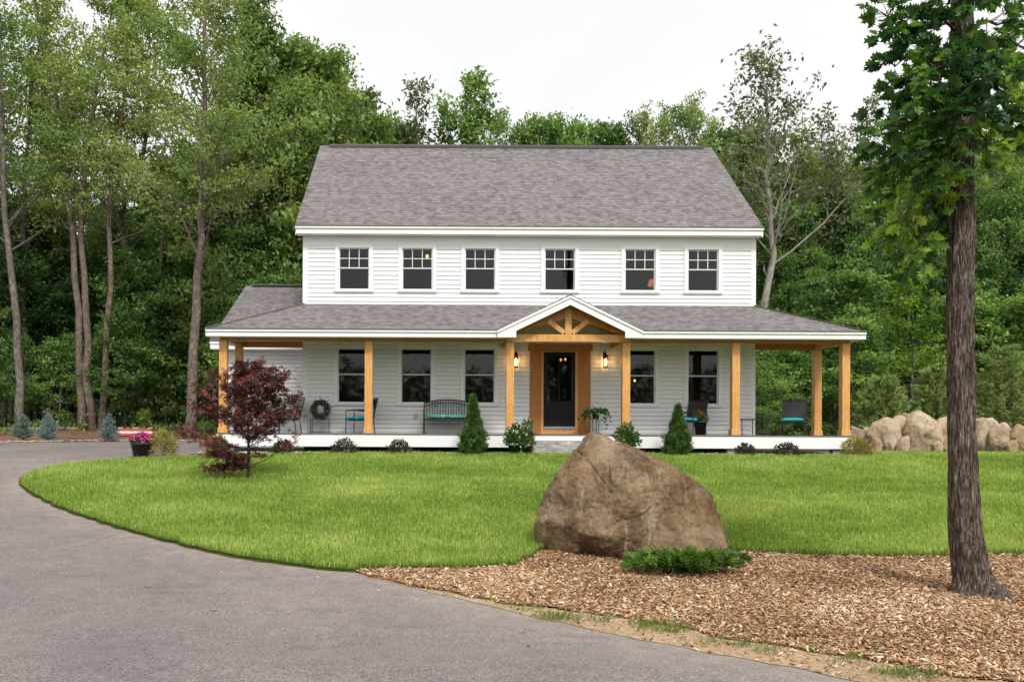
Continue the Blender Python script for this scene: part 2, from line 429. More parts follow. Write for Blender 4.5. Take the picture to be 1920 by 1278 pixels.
# ------------------------------------------------------------------ foliage
DIAMOND = (np.array([(0,0,0),(.45,.5,.13),(1,0,-.05),(.45,-.5,.13)]), [np.array([(0,1,2,3)])])
_oh = [(.0,.0),(.10,.04),(.20,.27),(.30,.13),(.45,.44),(.56,.17),(.72,.36),(.80,.13),(1.0,.0)]
OAK = (np.array([(a,b,.22*b) for a,b in _oh] + [(a,-b,.22*b) for a,b in _oh[1:-1]]),
       [np.array([[0,1,2,3,4,5,6,7,8]]), np.array([[8,15,14,13,12,11,10,9,0]])])
def _fan(angs, lens, w):
    V = [(0,0,0)]; Fc = []
    for a, l in zip(angs, lens):
        c, s = math.cos(R(a)), math.sin(R(a)); b = len(V)
        V += [(.5*l*c - w*s, .5*l*s + w*c, .05), (l*c, l*s, -.06), (.5*l*c + w*s, .5*l*s - w*c, .05)]
        Fc.append((0, b, b+1, b+2))
    return (np.array(V), [np.array(Fc)])
FAN = _fan((-62, -22, 22, 62), (.75, 1, 1, .75), .12)
NEEDLE = (np.array([(0,-.5,0),(0,.5,0),(1,0,0)]), [np.array([(0,1,2)])])
SPRAY = _fan((-50, -18, 18, 50), (.7, 1, .95, .65), .07)

def nrm(a): return a / np.maximum(np.linalg.norm(a, axis=1, keepdims=True), 1e-9)
def leaf_arrays(pos, size, ratio=.55, up=1.0, axis=None, ajit=.4, shape=DIAMOND, sjit=.35, r=rng):
    n = len(pos)
    N = r.normal(size=(n, 3)); N[:, 2] += up * np.where(up > 0, 1.0, 1.0); N = nrm(N)
    A = r.normal(size=(n, 3))
    if axis is not None: A = nrm(axis) + ajit * A
    if axis is None:
        A = nrm(A - N * np.sum(A*N, 1, keepdims=True))
        B = np.cross(N, A)
    else:                                    # keep the axis, make the normal fit
        A = nrm(A); N = nrm(N - A * np.sum(A*N, 1, keepdims=True)); B = np.cross(N, A)
    L = size * (1 + sjit * (r.random(n)*2 - 1))
    T, Fs = shape
    V = (pos[:, None, :] + A[:, None, :] * (T[None, :, 0:1] * L[:, None, None])
         + B[:, None, :] * (T[None, :, 1:2] * (L*ratio if shape is DIAMOND or shape is NEEDLE else L)[:, None, None])
         + N[:, None, :] * (T[None, :, 2:3] * L[:, None, None]))
    k = len(T)
    faces = [(f[None] + (np.arange(n)*k)[:, None, None]).reshape(-1, f.shape[1]) for f in Fs]
    return V.reshape(-1, 3), faces, k
def foliage(name, mat, parent, pos, tint=None, **kw):
    pos = np.asarray(pos, dtype=float); r = kw.get('r', rng)
    V, Fs, k = leaf_arrays(pos, **kw)
    if tint is None: tint = r.normal(.5, .2, len(pos))
    return mesh_np(name, V, Fs, mat, parent, np.repeat(np.clip(tint, 0, 1), k))

def polyline(pts, t):
    n = len(pts) - 1; x = min(max(t, 0), .9999) * n; i = int(x); f = x - i
    return pts[i] * (1-f) + pts[i+1] * f
def grow(r, path, r0, nl=22, t0=.35, t1=.98, length=lambda t: 3.0, elev=lambda t: 35, curve=.25, sub=5, twig=3,
         sublen=.45, flat=.5, leaf_n=9, leaf_spread=.22, droop=0, r_top=.12, az_bias=None, bark_sides=8, thin=1.0, skip=0.0):
    """tapered trunk with limbs, sub-branches and twigs; returns (MB, leaf positions, leaf tints)"""
    mb = MB(); path = [np.array(p, float) for p in path]
    fine = [polyline(path, i/14) for i in range(15)]
    tot = sum(np.linalg.norm(fine[i+1]-fine[i]) for i in range(14))
    for i in range(1, 14): fine[i] = fine[i] + np.append(r.normal(size=2)*.0022*tot, 0)
    rad = [r0 * ((1 - i/14)**.85*(1-r_top) + r_top) * (1.35 if i == 0 else 1) for i in range(15)]
    mb.tube([Vector(p) for p in fine], rad, bark_sides)
    spots = []; tints = []
    az = r.random()*6.28
    for i in range(nl):
        t = t0 + (t1-t0) * (i + .6*r.random())/nl
        az += 2.4 + r.normal()*.45
        if skip and r.random() < skip: continue
        a = az if az_bias is None else (az_bias[0] + (r.random()-.5)*az_bias[1])
        base = polyline(fine, t); L = length(t) * (.75 + .5*r.random())
        el = R(elev(t) + r.normal()*9)
        d = np.array([math.cos(a)*math.cos(el), math.sin(a)*math.cos(el), math.sin(el)])
        pts = [base]; dd = d.copy(); nseg = 6
        for k in range(nseg):
            dd = dd + np.append(r.normal(size=2)*.16, r.normal()*.10 + curve*.22 - droop*.1*k); dd /= np.linalg.norm(dd)
            pts.append(pts[-1] + dd * L/nseg)
        rl = max(.010, r0 * (1-t*.75) * .36 * min(1, L/3.2)) * thin
        mb.tube([Vector(p) for p in pts], [rl*(1-.82*k/nseg) for k in range(nseg+1)], 5, False)
        lt = r.normal(.5, .13)
        for j in range(sub):
            s = .25 + .75*(j + r.random()*.8)/sub
            sb = polyline(pts, s); tang = nrm((polyline(pts, min(1, s+.1)) - polyline(pts, s-.1))[None])[0]
            side = np.cross(tang, (0, 0, 1)); side /= max(1e-6, np.linalg.norm(side))
            sgn = 1 if j % 2 else -1
            sd = tang*.7 + side*sgn*(.6+.5*r.random()) + np.array([0, 0, (r.random()-.35)*(1-flat)])
            sd /= np.linalg.norm(sd); SL = L*sublen*(1.15 - .6*s)*(.7+.6*r.random())
            sp = [sb]; s2 = sd.copy()
            for k in range(3):
                s2 = s2 + r.normal(size=3)*np.array([.2, .2, .12]); s2 /= np.linalg.norm(s2); sp.append(sp[-1] + s2*SL/3)
            mb.tube([Vector(p) for p in sp], [rl*.42, rl*.3, rl*.2, rl*.1], 4, False)
            ct = lt + r.normal()*.12
            for q in range(twig):
                u = .3 + .7*(q + r.random())/twig
                c = polyline(sp, u) + r.normal(size=3)*SL*.10*np.array([1, 1, 1-flat*.7])
                m = max(1, int(leaf_n*(.6 + .8*r.random())))
                spots.append(c + r.normal(size=(m, 3))*leaf_spread*np.array([1, 1, 1-flat*.75]))
                tints.append(np.clip(r.normal(ct, .13, m), 0, 1))
    return mb, np.concatenate(spots), np.concatenate(tints)

def tree(name, loc, label, seed, path, r0, bark, leafmat, leaf, group=None, **kw):
    r = np.random.default_rng(seed)
    root = empty(name, loc, 0, label, 'tree', group)
    mb, sp, ti = grow(r, path, r0, **kw)
    mb.build('trunk', M[bark], root, True)
    foliage('crown', M[leafmat], root, sp, ti, r=r, **leaf)
    return root
def bend(h, n, r, w):                         # a slightly wandering upright path
    p = [np.zeros(3)]
    for i in range(1, n+1): p.append(np.array([0, 0, h*i/n]) + np.append(r.normal(size=2)*w*(i/n), 0))
    p[0][2] = -.25
    return p

# ------------------------------------------------------------------ ground sheets
def inside(poly, pts):
    x, y = pts[:, 0], pts[:, 1]; c = np.zeros(len(pts), bool); n = len(poly)
    for i in range(n):
        x1, y1 = poly[i]; x2, y2 = poly[(i+1) % n]
        m = ((y1 > y) != (y2 > y)); xx = (x2-x1)*(y-y1)/((y2-y1) if y2 != y1 else 1e-9) + x1
        c ^= m & (x < xx)
    return c
def smooth_line(pts, step=.15, jit=0.0, seed=1):
    pts = [np.array(p, float) for p in pts]; out = []
    for i in range(len(pts)-1):
        p0 = pts[max(i-1, 0)]; p1, p2 = pts[i], pts[i+1]; p3 = pts[min(i+2, len(pts)-1)]
        m = max(1, int(np.linalg.norm(p2-p1)/step))
        for k in range(m):
            t = k/m
            q = .5*((2*p1) + (-p0+p2)*t + (2*p0-5*p1+4*p2-p3)*t*t + (-p0+3*p1-3*p2+p3)*t**3)
            if jit:
                q = q + jit*np.array([mnoise.noise((q[0]*4, q[1]*4, seed)), mnoise.noise((q[0]*4, q[1]*4, seed+9))])
            out.append(q)
    out.append(pts[-1]); return out
def sheet(name, outline, mat, lift, cell=.5, kind='structure', tintf=None, hump=None, skirt=0.0):
    o = np.array(outline); n = len(o)
    xs = np.arange(o[:, 0].min(), o[:, 0].max(), cell); ys = np.arange(o[:, 1].min(), o[:, 1].max(), cell)
    g = np.array([(x, y) for x in xs for y in ys]); g = g[inside(o, g)]
    if len(g):                                # keep interior points clear of the border
        d = np.full(len(g), 1e9)
        for i in range(0, n, max(1, n//400)): d = np.minimum(d, np.hypot(g[:, 0]-o[i, 0], g[:, 1]-o[i, 1]))
        g = g[d > cell*.35]
    pts = [Vector(p) for p in np.concatenate([o, g])]
    r_ = delaunay_2d_cdt(pts, [(i, (i+1) % n) for i in range(n)], [], 1, 1e-5)
    v2 = np.array([(p.x, p.y) for p in r_[0]]); f = r_[2]
    z = gz(v2[:, 1]) + lift
    if hump is not None: z = z + hump(v2)
    V = [(a, b, c) for (a, b), c in zip(v2, z)]
    Fs = []
    for t in f:
        a, b, c = [v2[i] for i in t[:3]]
        Fs.append(list(t) if (b[0]-a[0])*(c[1]-a[1])-(b[1]-a[1])*(c[0]-a[0]) > 0 else list(t)[::-1])
    if skirt:
        b0 = len(V); V += [(p[0], p[1], float(gz(p[1])) + lift - skirt) for p in o]
        first = {}
        for i, p in enumerate(v2): first[(round(p[0], 4), round(p[1], 4))] = i
        idx = [first.get((round(p[0], 4), round(p[1], 4))) for p in o]
        for i in range(n):
            j = (i+1) % n
            if idx[i] is not None and idx[j] is not None and idx[i] != idx[j]: Fs.append([idx[i], b0+i, b0+j, idx[j]])
    me = bpy.data.meshes.new(name); me.from_pydata(V, [], Fs); me.update()
    if tintf is not None:
        a = me.attributes.new('tint', 'FLOAT', 'POINT')
        tv = tintf(np.array(V)[:, :2]); a.data.foreach_set('value', tv.astype(np.float32))
    me.materials.append(mat); me.polygons.foreach_set('use_smooth', [True]*len(me.polygons))
    ob = bpy.data.objects.new(name, me); COL.objects.link(ob); ob['kind'] = kind
    return ob
def near_line(line):                           # distance of points to a polyline (sampled)
    L = np.array(line)
    def f(p):
        d = np.full(len(p), 1e9)
        for q in L: d = np.minimum(d, np.hypot(p[:, 0]-q[0], p[:, 1]-q[1]))
        return d
    return f

gp = [(x, y) for x, y in [(-160, -60), (160, -60), (160, 300), (-160, 300)]]
gx = np.concatenate([np.linspace(-160, -30, 14), np.linspace(-28, 32, 61), np.linspace(34, 160, 14)])
gy = np.concatenate([np.linspace(-60, -2, 12), np.linspace(0, 60, 121), np.linspace(64, 300, 30)])
V = [(x, y, float(gz(y)) - .06 + (.12*mnoise.noise((x*.25, y*.25, 3)) if y > 32 else 0)) for y in gy for x in gx]
nx = len(gx)
gm = MB(); gm.v = [Vector(v) for v in V]
gm.f = [[j*nx+i, j*nx+i+1, (j+1)*nx+i+1, (j+1)*nx+i] for j in range(len(gy)-1) for i in range(nx-1)]
gm.uv = [[(0, 0)]*4]*len(gm.f)
g_ = gm.build('ground', M['forest_floor'], None, True); g_['kind'] = 'structure'

# lawn edge along the drive, from the mulch wedge round the tip to the porch bed
lawn_front = smooth_line([G(*p) for p in [(662,1072),(600,1067),(500,1053),(400,1036),(300,1012),(200,983),(130,960),(80,938),(48,918),(37,904),(48,893),(90,879),(150,870),(220,864),(300,861),(385,857)]], .12, .045, 2)
lawn_back = [np.array(p) for p in [G(385,857), G(470,853.5), G(560,852.5), (-2.0,20.62), (3,20.62), (10.4,20.62), (10.9,21.1), (11.2, 22.3), (13.2, 22.55), (16, 22.3), (22, 21.5)]]
right_x = 22
lawn_low = smooth_line([np.array((right_x, 10.3))] + [np.array(G(*p)) for p in [(1920,1041),(1800,1042),(1700,1044),(1560,1043),(1440,1038),(1378,1034),(1250,1024),(1120,1022),(1030,1028),(990,1048),(960,1061),(930,1063),(850,1067),(760,1066),(710,1067),(662,1072)]], .12, .05, 5)
lawn_poly = [tuple(p) for p in lawn_front[:-1]] + [tuple(p) for p in smooth_line(lawn_back, .3, .03, 3)[:-1]] + [tuple(p) for p in lawn_low[:-1]]
sheet('lawn', lawn_poly, M['lawn_soil'], .035, .35, skirt=.07)
# dark cut edge of soil under the lawn's rim
rim = [np.array(p) for p in lawn_front]
rim_out = []
for i, p in enumerate(rim):
    t = rim[min(i+1, len(rim)-1)] - rim[max(i-1, 0)]; t = t/np.linalg.norm(t); nn = np.array((-t[1], t[0]))
    q = p + nn*(.022 + .035*abs(mnoise.noise((p[0]*2, p[1]*2, 1))))
    rim_out.append(tuple(q))
rim_poly = [tuple(p) for p in rim] + rim_out[::-1]
# mulch
drive_edge_pts = [(662,1072),(700,1084),(760,1098),(850,1120),(930,1138),(1000,1155),(1150,1188),(1300,1218),(1450,1244),(1600,1274),(1700,1296)]
drive_edge = smooth_line([G(*p) for p in drive_edge_pts], .1, .05, 8)
mulch_low = smooth_line([G(*p) for p in [(662,1072),(740,1092),(830,1110),(900,1122),(980,1136),(1060,1146),(1160,1158),(1250,1173),(1350,1196),(1450,1210),(1560,1228),(1680,1246),(1800,1272)]] + [(5.2, 5.6), (8, 4.6), (22, 3.5)], .12, .10, 11)
mulch_poly = [tuple(p) for p in mulch_low[:-1]] + [tuple(p) for p in lawn_low[:-1]]
mulch_poly = [p for i, p in enumerate(mulch_poly)]
hump = lambda v: .02*np.array([mnoise.noise((a*1.3, b*1.3, 4)) + .5*mnoise.noise((a*5, b*5, 4)) for a, b in v])
sheet('mulch_bed', mulch_poly, M['mulch'], .012, .3, hump=lambda v: np.clip(hump(v), -.004, 1))
soil_poly = [tuple(p) for p in drive_edge] + [(5.0, 4.2), (10, 2.5), (22, 2)] + [(22.0, 3.5), (8, 4.6), (5.2, 5.6)] + [tuple(p) for p in mulch_low[::-1] if p[0] < 5.0]
sheet('sandy_soil', soil_poly, M['sand'], .004, .3)
# drive: the whole paved sheet, lying lowest
drive_line = [np.array(p) for p in lawn_front] + [np.array(p) for p in drive_edge]
dl = near_line([p for p in drive_line][::2])
def dust(p):
    d = dl(p); return np.clip(.75*np.exp(-d/.30) + .25*np.exp(-d/1.1), 0, 1)
far_edge = smooth_line([np.array(p) for p in [(-40, 26.5)]] + [np.array(G(*p)) for p in [(-150,832),(0,829),(100,828.5),(230,827),(330,827),(385,828)]] + [np.array((-6.0, 27.3))], .5, .08, 14)
drive_poly = [(24.0, -30.0), (24, 1.6), (10, 2.4), (5.0, 4.1)] + [tuple(p) for p in drive_edge[::-1]] + [tuple(p) for p in lawn_front[1:]] + [(-6.2, 21.0), (-6.2, 25.0)] + [tuple(p) for p in far_edge[::-1]] + [(-40, -30)]
sheet('driveway', drive_poly, M['asphalt'], 0, .45, tintf=dust)
sheet('soil_edge', rim_poly, M['edge_soil'], .008, .5)
sheet('gravel_strip', [(-6.2, 20.45), (10.5, 20.45), (10.5, 23.4), (8.6, 23.4), (8.6, 22.9), (-4.1, 22.9), (-4.1, 23.4), (-6.2, 23.4)], M['gravel'], .012, .4)
sheet('mulch_bank', [tuple(p) for p in far_edge] + [(-6.0, 29.0)] + [G(p, q) for p, q in [(420,809),(300,807),(150,805.5),(0,806),(-150,806)]] + [(-40, 29.5)], M['bank'], .012, .5, hump=lambda v: .05*np.clip(np.array([mnoise.noise((a*.8, b*.8, 7)) for a, b in v]), 0, 1))

# ------------------------------------------------------------------ grass blades on the lawn (nobody could count them)
def blades(n, poly, y0, y1, x0, x1, power, h, w, seed, far=False):
    r = np.random.default_rng(seed); P_ = []; got = 0; o = np.array(poly)
    while got < n:
        u = r.random(n); k = 1 - power
        y = (y0**k + u*(y1**k - y0**k))**(1/k); x = x0 + (x1-x0)*r.random(n)
        vis = (np.abs((x*F/y + VX) - 960) < 1060) != far
        q = np.stack([x, y], 1)[vis]; q = q[inside(o, q)]
        P_.append(q); got += len(q)
    q = np.concatenate(P_)[:n]
    a = r.random(n)*6.283; lean = r.normal(.0, .42, n); H = h*(.55 + .75*r.random(n)); H *= np.where(r.random(n) < .03, 1.55, 1)
    patch = np.array([mnoise.noise((p[0]*.35, p[1]*.6, 2)) + .7*mnoise.noise((p[0]*1.7, p[1]*2.1, 5)) for p in q[::1]])
    H *= 1 + .22*patch
    W = w*(.7 + .6*r.random(n)) * (.75 + q[:, 1]/40)
    base = np.stack([q[:, 0], q[:, 1], gz(q[:, 1]) + .03], 1)
    d = np.stack([np.cos(a), np.sin(a), 0*a], 1); s = np.stack([-np.sin(a), np.cos(a), 0*a], 1)
    bend_ = np.abs(lean)[:, None]
    mid = base + d*(H*.22)[:, None]*bend_ + np.array([0, 0, 1])*(H*.58)[:, None]
    tip = base + d*(H*.9)[:, None]*bend_ + np.array([0, 0, 1])*(H*(1-.35*bend_[:, 0]))[:, None]
    V = np.stack([base - s*W[:, None]/2, base + s*W[:, None]/2, mid + s*W[:, None]*.38, mid - s*W[:, None]*.38, tip], 1).reshape(-1, 3)
    i = np.arange(n)*5
    quads = np.stack([i, i+1, i+2, i+3], 1); tris = np.stack([i+3, i+2, i+4], 1)
    t = np.clip(r.normal(.5, .22, n) + .26*patch, 0, 1)
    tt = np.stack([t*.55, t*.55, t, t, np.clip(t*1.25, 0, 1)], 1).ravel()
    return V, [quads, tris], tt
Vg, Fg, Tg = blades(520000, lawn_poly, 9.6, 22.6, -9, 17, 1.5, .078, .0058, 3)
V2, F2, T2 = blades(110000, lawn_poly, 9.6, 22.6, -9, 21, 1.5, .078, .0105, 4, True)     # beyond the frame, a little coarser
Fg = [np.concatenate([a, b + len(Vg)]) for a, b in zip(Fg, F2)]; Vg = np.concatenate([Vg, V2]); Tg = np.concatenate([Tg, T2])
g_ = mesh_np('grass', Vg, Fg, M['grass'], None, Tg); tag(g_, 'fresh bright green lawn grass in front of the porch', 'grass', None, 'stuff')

# bark chips
def chips(name, n, poly, x0, x1, y0, y1, power, size, mat, seed, lift=.02, label=None, cat=None, thick=.25):
    r = np.random.default_rng(seed); o = np.array(poly); k = 1-power; out = []; got = 0
    while got < n:
        u = r.random(n); y = (y0**k + u*(y1**k-y0**k))**(1/k); x = x0+(x1-x0)*r.random(n)
        vis = (np.abs((x*F/y + VX) - 960) < (2000 if n > 1e5 else 1100)); q = np.stack([x, y], 1)[vis]; q = q[inside(o, q)]; out.append(q); got += len(q)
    q = np.concatenate(out)[:n]
    base = np.stack([q[:, 0], q[:, 1], gz(q[:, 1]) + lift + .022*r.random(n)], 1)
    L = size*np.clip(np.exp(r.normal(0, .5, n)), .3, 2.0); W = L*(.13 + .25*r.random(n)); T = W*thick
    N = r.normal(size=(n, 3))*.38; N[:, 2] += 1; N = nrm(N); A = r.normal(size=(n, 3)); A = nrm(A - N*np.sum(A*N, 1, keepdims=True)); B = np.cross(N, A)
    C = np.array([(-.5,-.4,0),(.5,-.5,0),(.42,.5,0),(-.5,.45,0),(-.5,-.4,1),(.5,-.5,1),(.42,.5,1),(-.5,.45,1)])
    V = base[:, None] + A[:, None]*(C[None, :, 0:1]*L[:, None, None]) + B[:, None]*(C[None, :, 1:2]*W[:, None, None]) + N[:, None]*(C[None, :, 2:3]*T[:, None, None])
    fs = np.array([(4,5,6,7),(0,1,5,4),(1,2,6,5),(2,3,7,6),(3,0,4,7)])
    Fc = (fs[None] + (np.arange(n)*8)[:, None, None]).reshape(-1, 4)
    pt = np.array([mnoise.noise((p[0]*.9, p[1]*.9, 12)) for p in q])
    ob = mesh_np(name, V.reshape(-1, 3), Fc, mat, None, np.repeat(np.clip(r.normal(.46, .25, n) + .18*pt, 0, 1), 8))
    return tag(ob, label, cat, None, 'stuff')
chips('bark_chips', 165000, mulch_poly, -1.5, 12.5, 4.2, 11, 1.2, .031, M['chips'], 5, .012, 'shredded bark mulch around the boulder and oak', 'mulch')
chips('drive_edge_gravel', 2600, [tuple(np.array(p)+np.array((0, .0))) for p in far_edge] + [(p[0], p[1]+.45) for p in far_edge[::-1]], -17, -6, 24, 28.2, 1.01, .055, M['stones'], 6, .0, 'pale stones edging the far side of the drive', 'gravel', .8)
chips('drip_gravel', 5200, [(-6.1, 20.5), (10.4, 20.5), (10.4, 21.5), (-6.1, 21.5)], -6.1, 10.4, 20.5, 21.5, 1.01, .05, M['stones'], 8, .0, 'grey crushed stone along the foot of the porch', 'gravel', .8)
sandy = [tuple(p) for p in drive_edge] + [tuple(p) for p in mulch_low[::-1] if p[0] < 5.0]
chips('scattered_chips', 900, sandy, -1.2, 5, 5.4, 10, 1.2, .026, M['chips'], 9, .004, 'loose bark chips scattered over the sandy soil strip', 'wood chips')
def weed_tufts(name, centers, mat, label):
    r = np.random.default_rng(31); pos = []; ax = []
    for (x, y, rad, n) in centers:
        q = r.normal(size=(n, 2))*rad*np.array([1, .6]) + np.array((x, y))
        pos.append(np.stack([q[:, 0], q[:, 1], gz(q[:, 1]) + .006], 1)); a = r.normal(size=(n, 3))*.5; a[:, 2] = 1; ax.append(a)
    o = foliage(name, mat, None, np.concatenate(pos), size=.055, ratio=.12, up=0, axis=np.concatenate(ax), ajit=.1, r=r, sjit=.6)
    return tag(o, label, 'weeds', None, 'stuff')
wc = []
for px, py, rad, n in [(1040,1158,.10,150),(1065,1162,.12,160),(1130,1165,.07,60),(1215,1172,.10,150),(1240,1180,.14,240),(1265,1185,.07,90),(1410,1212,.10,90),(1440,1225,.08,60),(1525,1220,.05,50),(1590,1240,.12,70),(1690,1265,.10,140),(1720,1268,.12,160),(1380,1190,.05,40),(1600,1236,.04,30),(960,1135,.10,60),(990,1145,.08,60),(850,1070,.10,60),(1650,1228,.06,30),(1330,1205,.12,60),(1870,1145,.10,60),(1900,1040,.2,160)]:
    x, y = G(px, py); wc.append((x, y, rad, n))
r_ = np.random.default_rng(55); n_ = 420                                # grit, twigs and leaf crumbs lying on the drive
q_ = np.stack([-9 + 13*r_.random(n_), 5.2 + 13*r_.random(n_)], 1); dd_ = dl(q_); q_ = q_[inside(np.array(drive_poly), q_) & (r_.random(n_) < np.exp(-dd_/1.3) + .12)]
o = foliage('drive_litter', M['chips'], None, np.stack([q_[:, 0], q_[:, 1], gz(q_[:, 1]) + .006], 1), tint=r_.random(len(q_)), size=.030, ratio=.45, up=4, r=r_, sjit=.8)
tag(o, 'scattered leaf crumbs and bits of bark on the asphalt drive', 'litter', None, 'stuff')
weed_tufts('weeds', wc, M['weed'], 'sparse green weeds on the sandy strip beside the drive')
# ------------------------------------------------------------------ the house
XL, XR, YW, YB = -3.85, 8.39, 23.0, 31.4
DZ = .50                                       # deck level
HO = Vector((2.27, 23.0, 0))
M['cap'] = plain('hip_shingle', (.20, .178, .178), .95, .35, 25, .3)
house = empty('house', HO, 0, 'white clapboard two-storey house with grey shingle roof and wraparound cedar porch', 'house')
def hm(): return MB(HO)

def siding(mb, mapf, u0, u1, z0, z1, ex=.118, lap=.021, holes=()):
    z = z0
    while z < z1 - 1e-6:
        zt = min(z + ex, z1)
        zr_ = z + ex - .021
        cuts = sorted({z, zt} | ({zr_} if zr_ < zt else set()) | {h for hh in holes for h in (hh[2], hh[3]) if z < h < zt})
        for a, b in zip(cuts[:-1], cuts[1:]):
            m = .5*(a+b); iv = [(u0, u1)]
            for hu0, hu1, hz0, hz1 in holes:
                if hz0 < m < hz1:
                    nv = []
                    for s, e in iv:
                        if hu1 <= s or hu0 >= e: nv.append((s, e)); continue
                        if hu0 > s: nv.append((s, hu0))
                        if hu1 < e: nv.append((hu1, e))
                    iv = nv
            face = m < z + ex - .021
            oa, ob = (lap*(1-.35*(a-z)/ex), lap*(1-.35*(b-z)/ex)) if face else (-.004, -.004)
            for s, e in iv:
                mb.add([mapf(s, a, oa), mapf(e, a, oa), mapf(e, b, ob), mapf(s, b, ob)], [(0, 1, 2, 3)])
                if face and abs(b-zr_) < 1e-9: mb.add([mapf(s, b, lap*.7), mapf(e, b, lap*.7), mapf(e, b, 0), mapf(s, b, 0)], [(0, 1, 2, 3)])
                if a == z: mb.add([mapf(s, a, 0), mapf(e, a, 0), mapf(e, a, lap), mapf(s, a, lap)], [(0, 1, 2, 3)])
        z = zt
    return mb

up_x = [P(x, 505, YW).x for x in (664, 782.5, 900, 1049.5, 1200, 1318)]
lo_x = [P(x, 705, YW).x for x in (662, 780.5, 899, 1200, 1318)]
UW, UZ0, UZ1 = .80, 3.00 + 1.41, 4.10 + 1.41
UZ0, UZ1 = P(900, 543, YW).z, P(900, 467, YW).z
LZ0, LZ1 = P(900, 755, YW).z, P(900, 655, YW).z
CW = .115                                      # casing width
door_x = P(1048.5, 730, YW).x
front_holes = [(x-UW/2-.06, x+UW/2+.06, UZ0-.06, UZ1+.06) for x in up_x] + [(x-UW/2-.06, x+UW/2+.06, LZ0-.06, LZ1+.06) for x in lo_x]
SUR = (P(993, 730, YW).x, P(1107, 730, YW).x, DZ, P(1048, 645, YW).z)
front_holes.append((SUR[0]+.03, SUR[1]-.03, DZ-.1, SUR[3]-.03))
WT = 5.83                                      # wall top (soffit)
front = lambda u, z, o: (u, YW-o, z)
w = hm(); siding(w, front, XL+.02, XR-.02, .30, WT, holes=front_holes)
w.add([(XL+.02, YW+.10, .0), (XR-.02, YW+.10, .0), (XR-.02, YW+.10, .32), (XL+.02, YW+.10, .32)], [(0, 1, 2, 3)])
siding(w, lambda u, z, o: (XL-o, u, z), YW+.1, YB, .3, WT, lap=.021)
siding(w, lambda u, z, o: (XR+o, u, z), YW+.1, YB, .3, WT, lap=.021)
siding(w, lambda u, z, o: (u, YB+o, z), XL, XR, .3, WT, lap=.021)
for X, s in ((XL, -1), (XR, 1)):               # gable triangles up to the roof
    w.add([(X, YW, WT), (X, YB, WT), (X, 27.2, 9.58)], [(0, 1, 2)])
w.build('wall', M['siding'], house)
cb = hm()
for x0, x1 in ((XL-.022, XL+.115), (XR-.115, XR+.022)):
    m_ = hm(); m_.box(x0, x1, YW-.021, YW+.12, .30, WT); m_.build('corner_board', M['trim'], house, bevel=.004)
m_ = hm(); m_.box(XL+.117, XR-.117, YW-.022, YW+.02, WT-.24, WT-.002); m_.build('frieze_board', M['trim'], house)
f_ = hm(); f_.box(XL+.03, XR-.03, YW+.03, YB-.03, -.3, .295); f_.build('foundation', M['concrete'], house)
# dark rooms behind the windows
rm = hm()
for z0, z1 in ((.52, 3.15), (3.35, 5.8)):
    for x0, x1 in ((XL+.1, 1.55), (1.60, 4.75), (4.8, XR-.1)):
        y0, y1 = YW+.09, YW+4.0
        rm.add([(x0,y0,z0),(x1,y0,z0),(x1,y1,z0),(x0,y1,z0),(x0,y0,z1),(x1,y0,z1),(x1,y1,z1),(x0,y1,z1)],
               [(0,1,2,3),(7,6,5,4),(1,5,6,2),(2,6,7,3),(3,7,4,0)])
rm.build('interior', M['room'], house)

# main roof
EY, EZ, RY, RZ = 22.70, 6.055, 27.2, 9.71
EX0, EX1 = P(553, 424, EY).x, P(1432, 430, EY).x
def roof_slab(mb, pts, th, udir, origin):      # uv in metres: u along the eave, v up the slope
    p = [Vector(q) for q in pts]; o = Vector(origin); u = Vector(udir).normalized()
    n = (p[1]-p[0]).cross(p[2]-p[0]).normalized(); v = n.cross(u)
    if v.z < 0: v = -v
    mb.slab(p, th, [((q-o).dot(u), (q-o).dot(v)) for q in p])
rf = hm()
roof_slab(rf, [(EX0, EY, EZ), (EX1, EY, EZ), (EX1, RY, RZ), (EX0, RY, RZ)], .07, (1,0,0), (EX0, EY, EZ))
roof_slab(rf, [(EX1, 2*RY-EY, EZ), (EX0, 2*RY-EY, EZ), (EX0, RY, RZ), (EX1, RY, RZ)], .07, (1,0,0), (EX0, 2*RY-EY, EZ))
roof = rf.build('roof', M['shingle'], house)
rc = hm()
for s in (-1, 1):
    rc.add([(EX0+.30, RY, RZ+.05), (EX1-.30, RY, RZ+.05), (EX1-.30, RY+s*.17, RZ-.03), (EX0+.30, RY+s*.17, RZ-.03)], [(0,1,2,3) if s < 0 else (3,2,1,0)])
    rc.add([(EX0+.30, RY+s*.17, RZ-.03), (EX1-.30, RY+s*.17, RZ-.03), (EX1-.30, RY+s*.16, RZ-.11), (EX0+.30, RY+s*.16, RZ-.11)], [(0,1,2,3)])
for x in (EX0+.30, EX1-.30): rc.add([(x, RY, RZ+.05), (x, RY-.24, RZ-.03), (x, RY, RZ-.03), (x, RY+.17, RZ-.03)], [(0,1,2),(0,2,3)])
rc.build('ridge_vent', plain('ridge_cap_shingle', (.095, .085, .085), .95, .2, 30), roof)
fa = hm()
fa.box(EX0+.01, EX1-.01, EY-.055, EY-.0, EZ-.085, EZ-.030)              # crown strip under the drip edge
fa.box(EX0+.03, EX1-.03, EY-.02, EY+.02, WT-.0, EZ-.087)
fa.build('fascia', M['trim'], house, bevel=.006)
de = hm(); de.box(EX0-.005, EX1+.005, EY-.065, EY+.01, EZ-.028, EZ+.002); de.build('drip_edge', plain('drip_edge_metal', (.12, .11, .11), .6, .1), roof)
so = hm(); so.box(EX0+.03, EX1-.03, EY+.022, YW-.021, WT+.002, WT+.02); so.build('soffit', M['trim'], house)
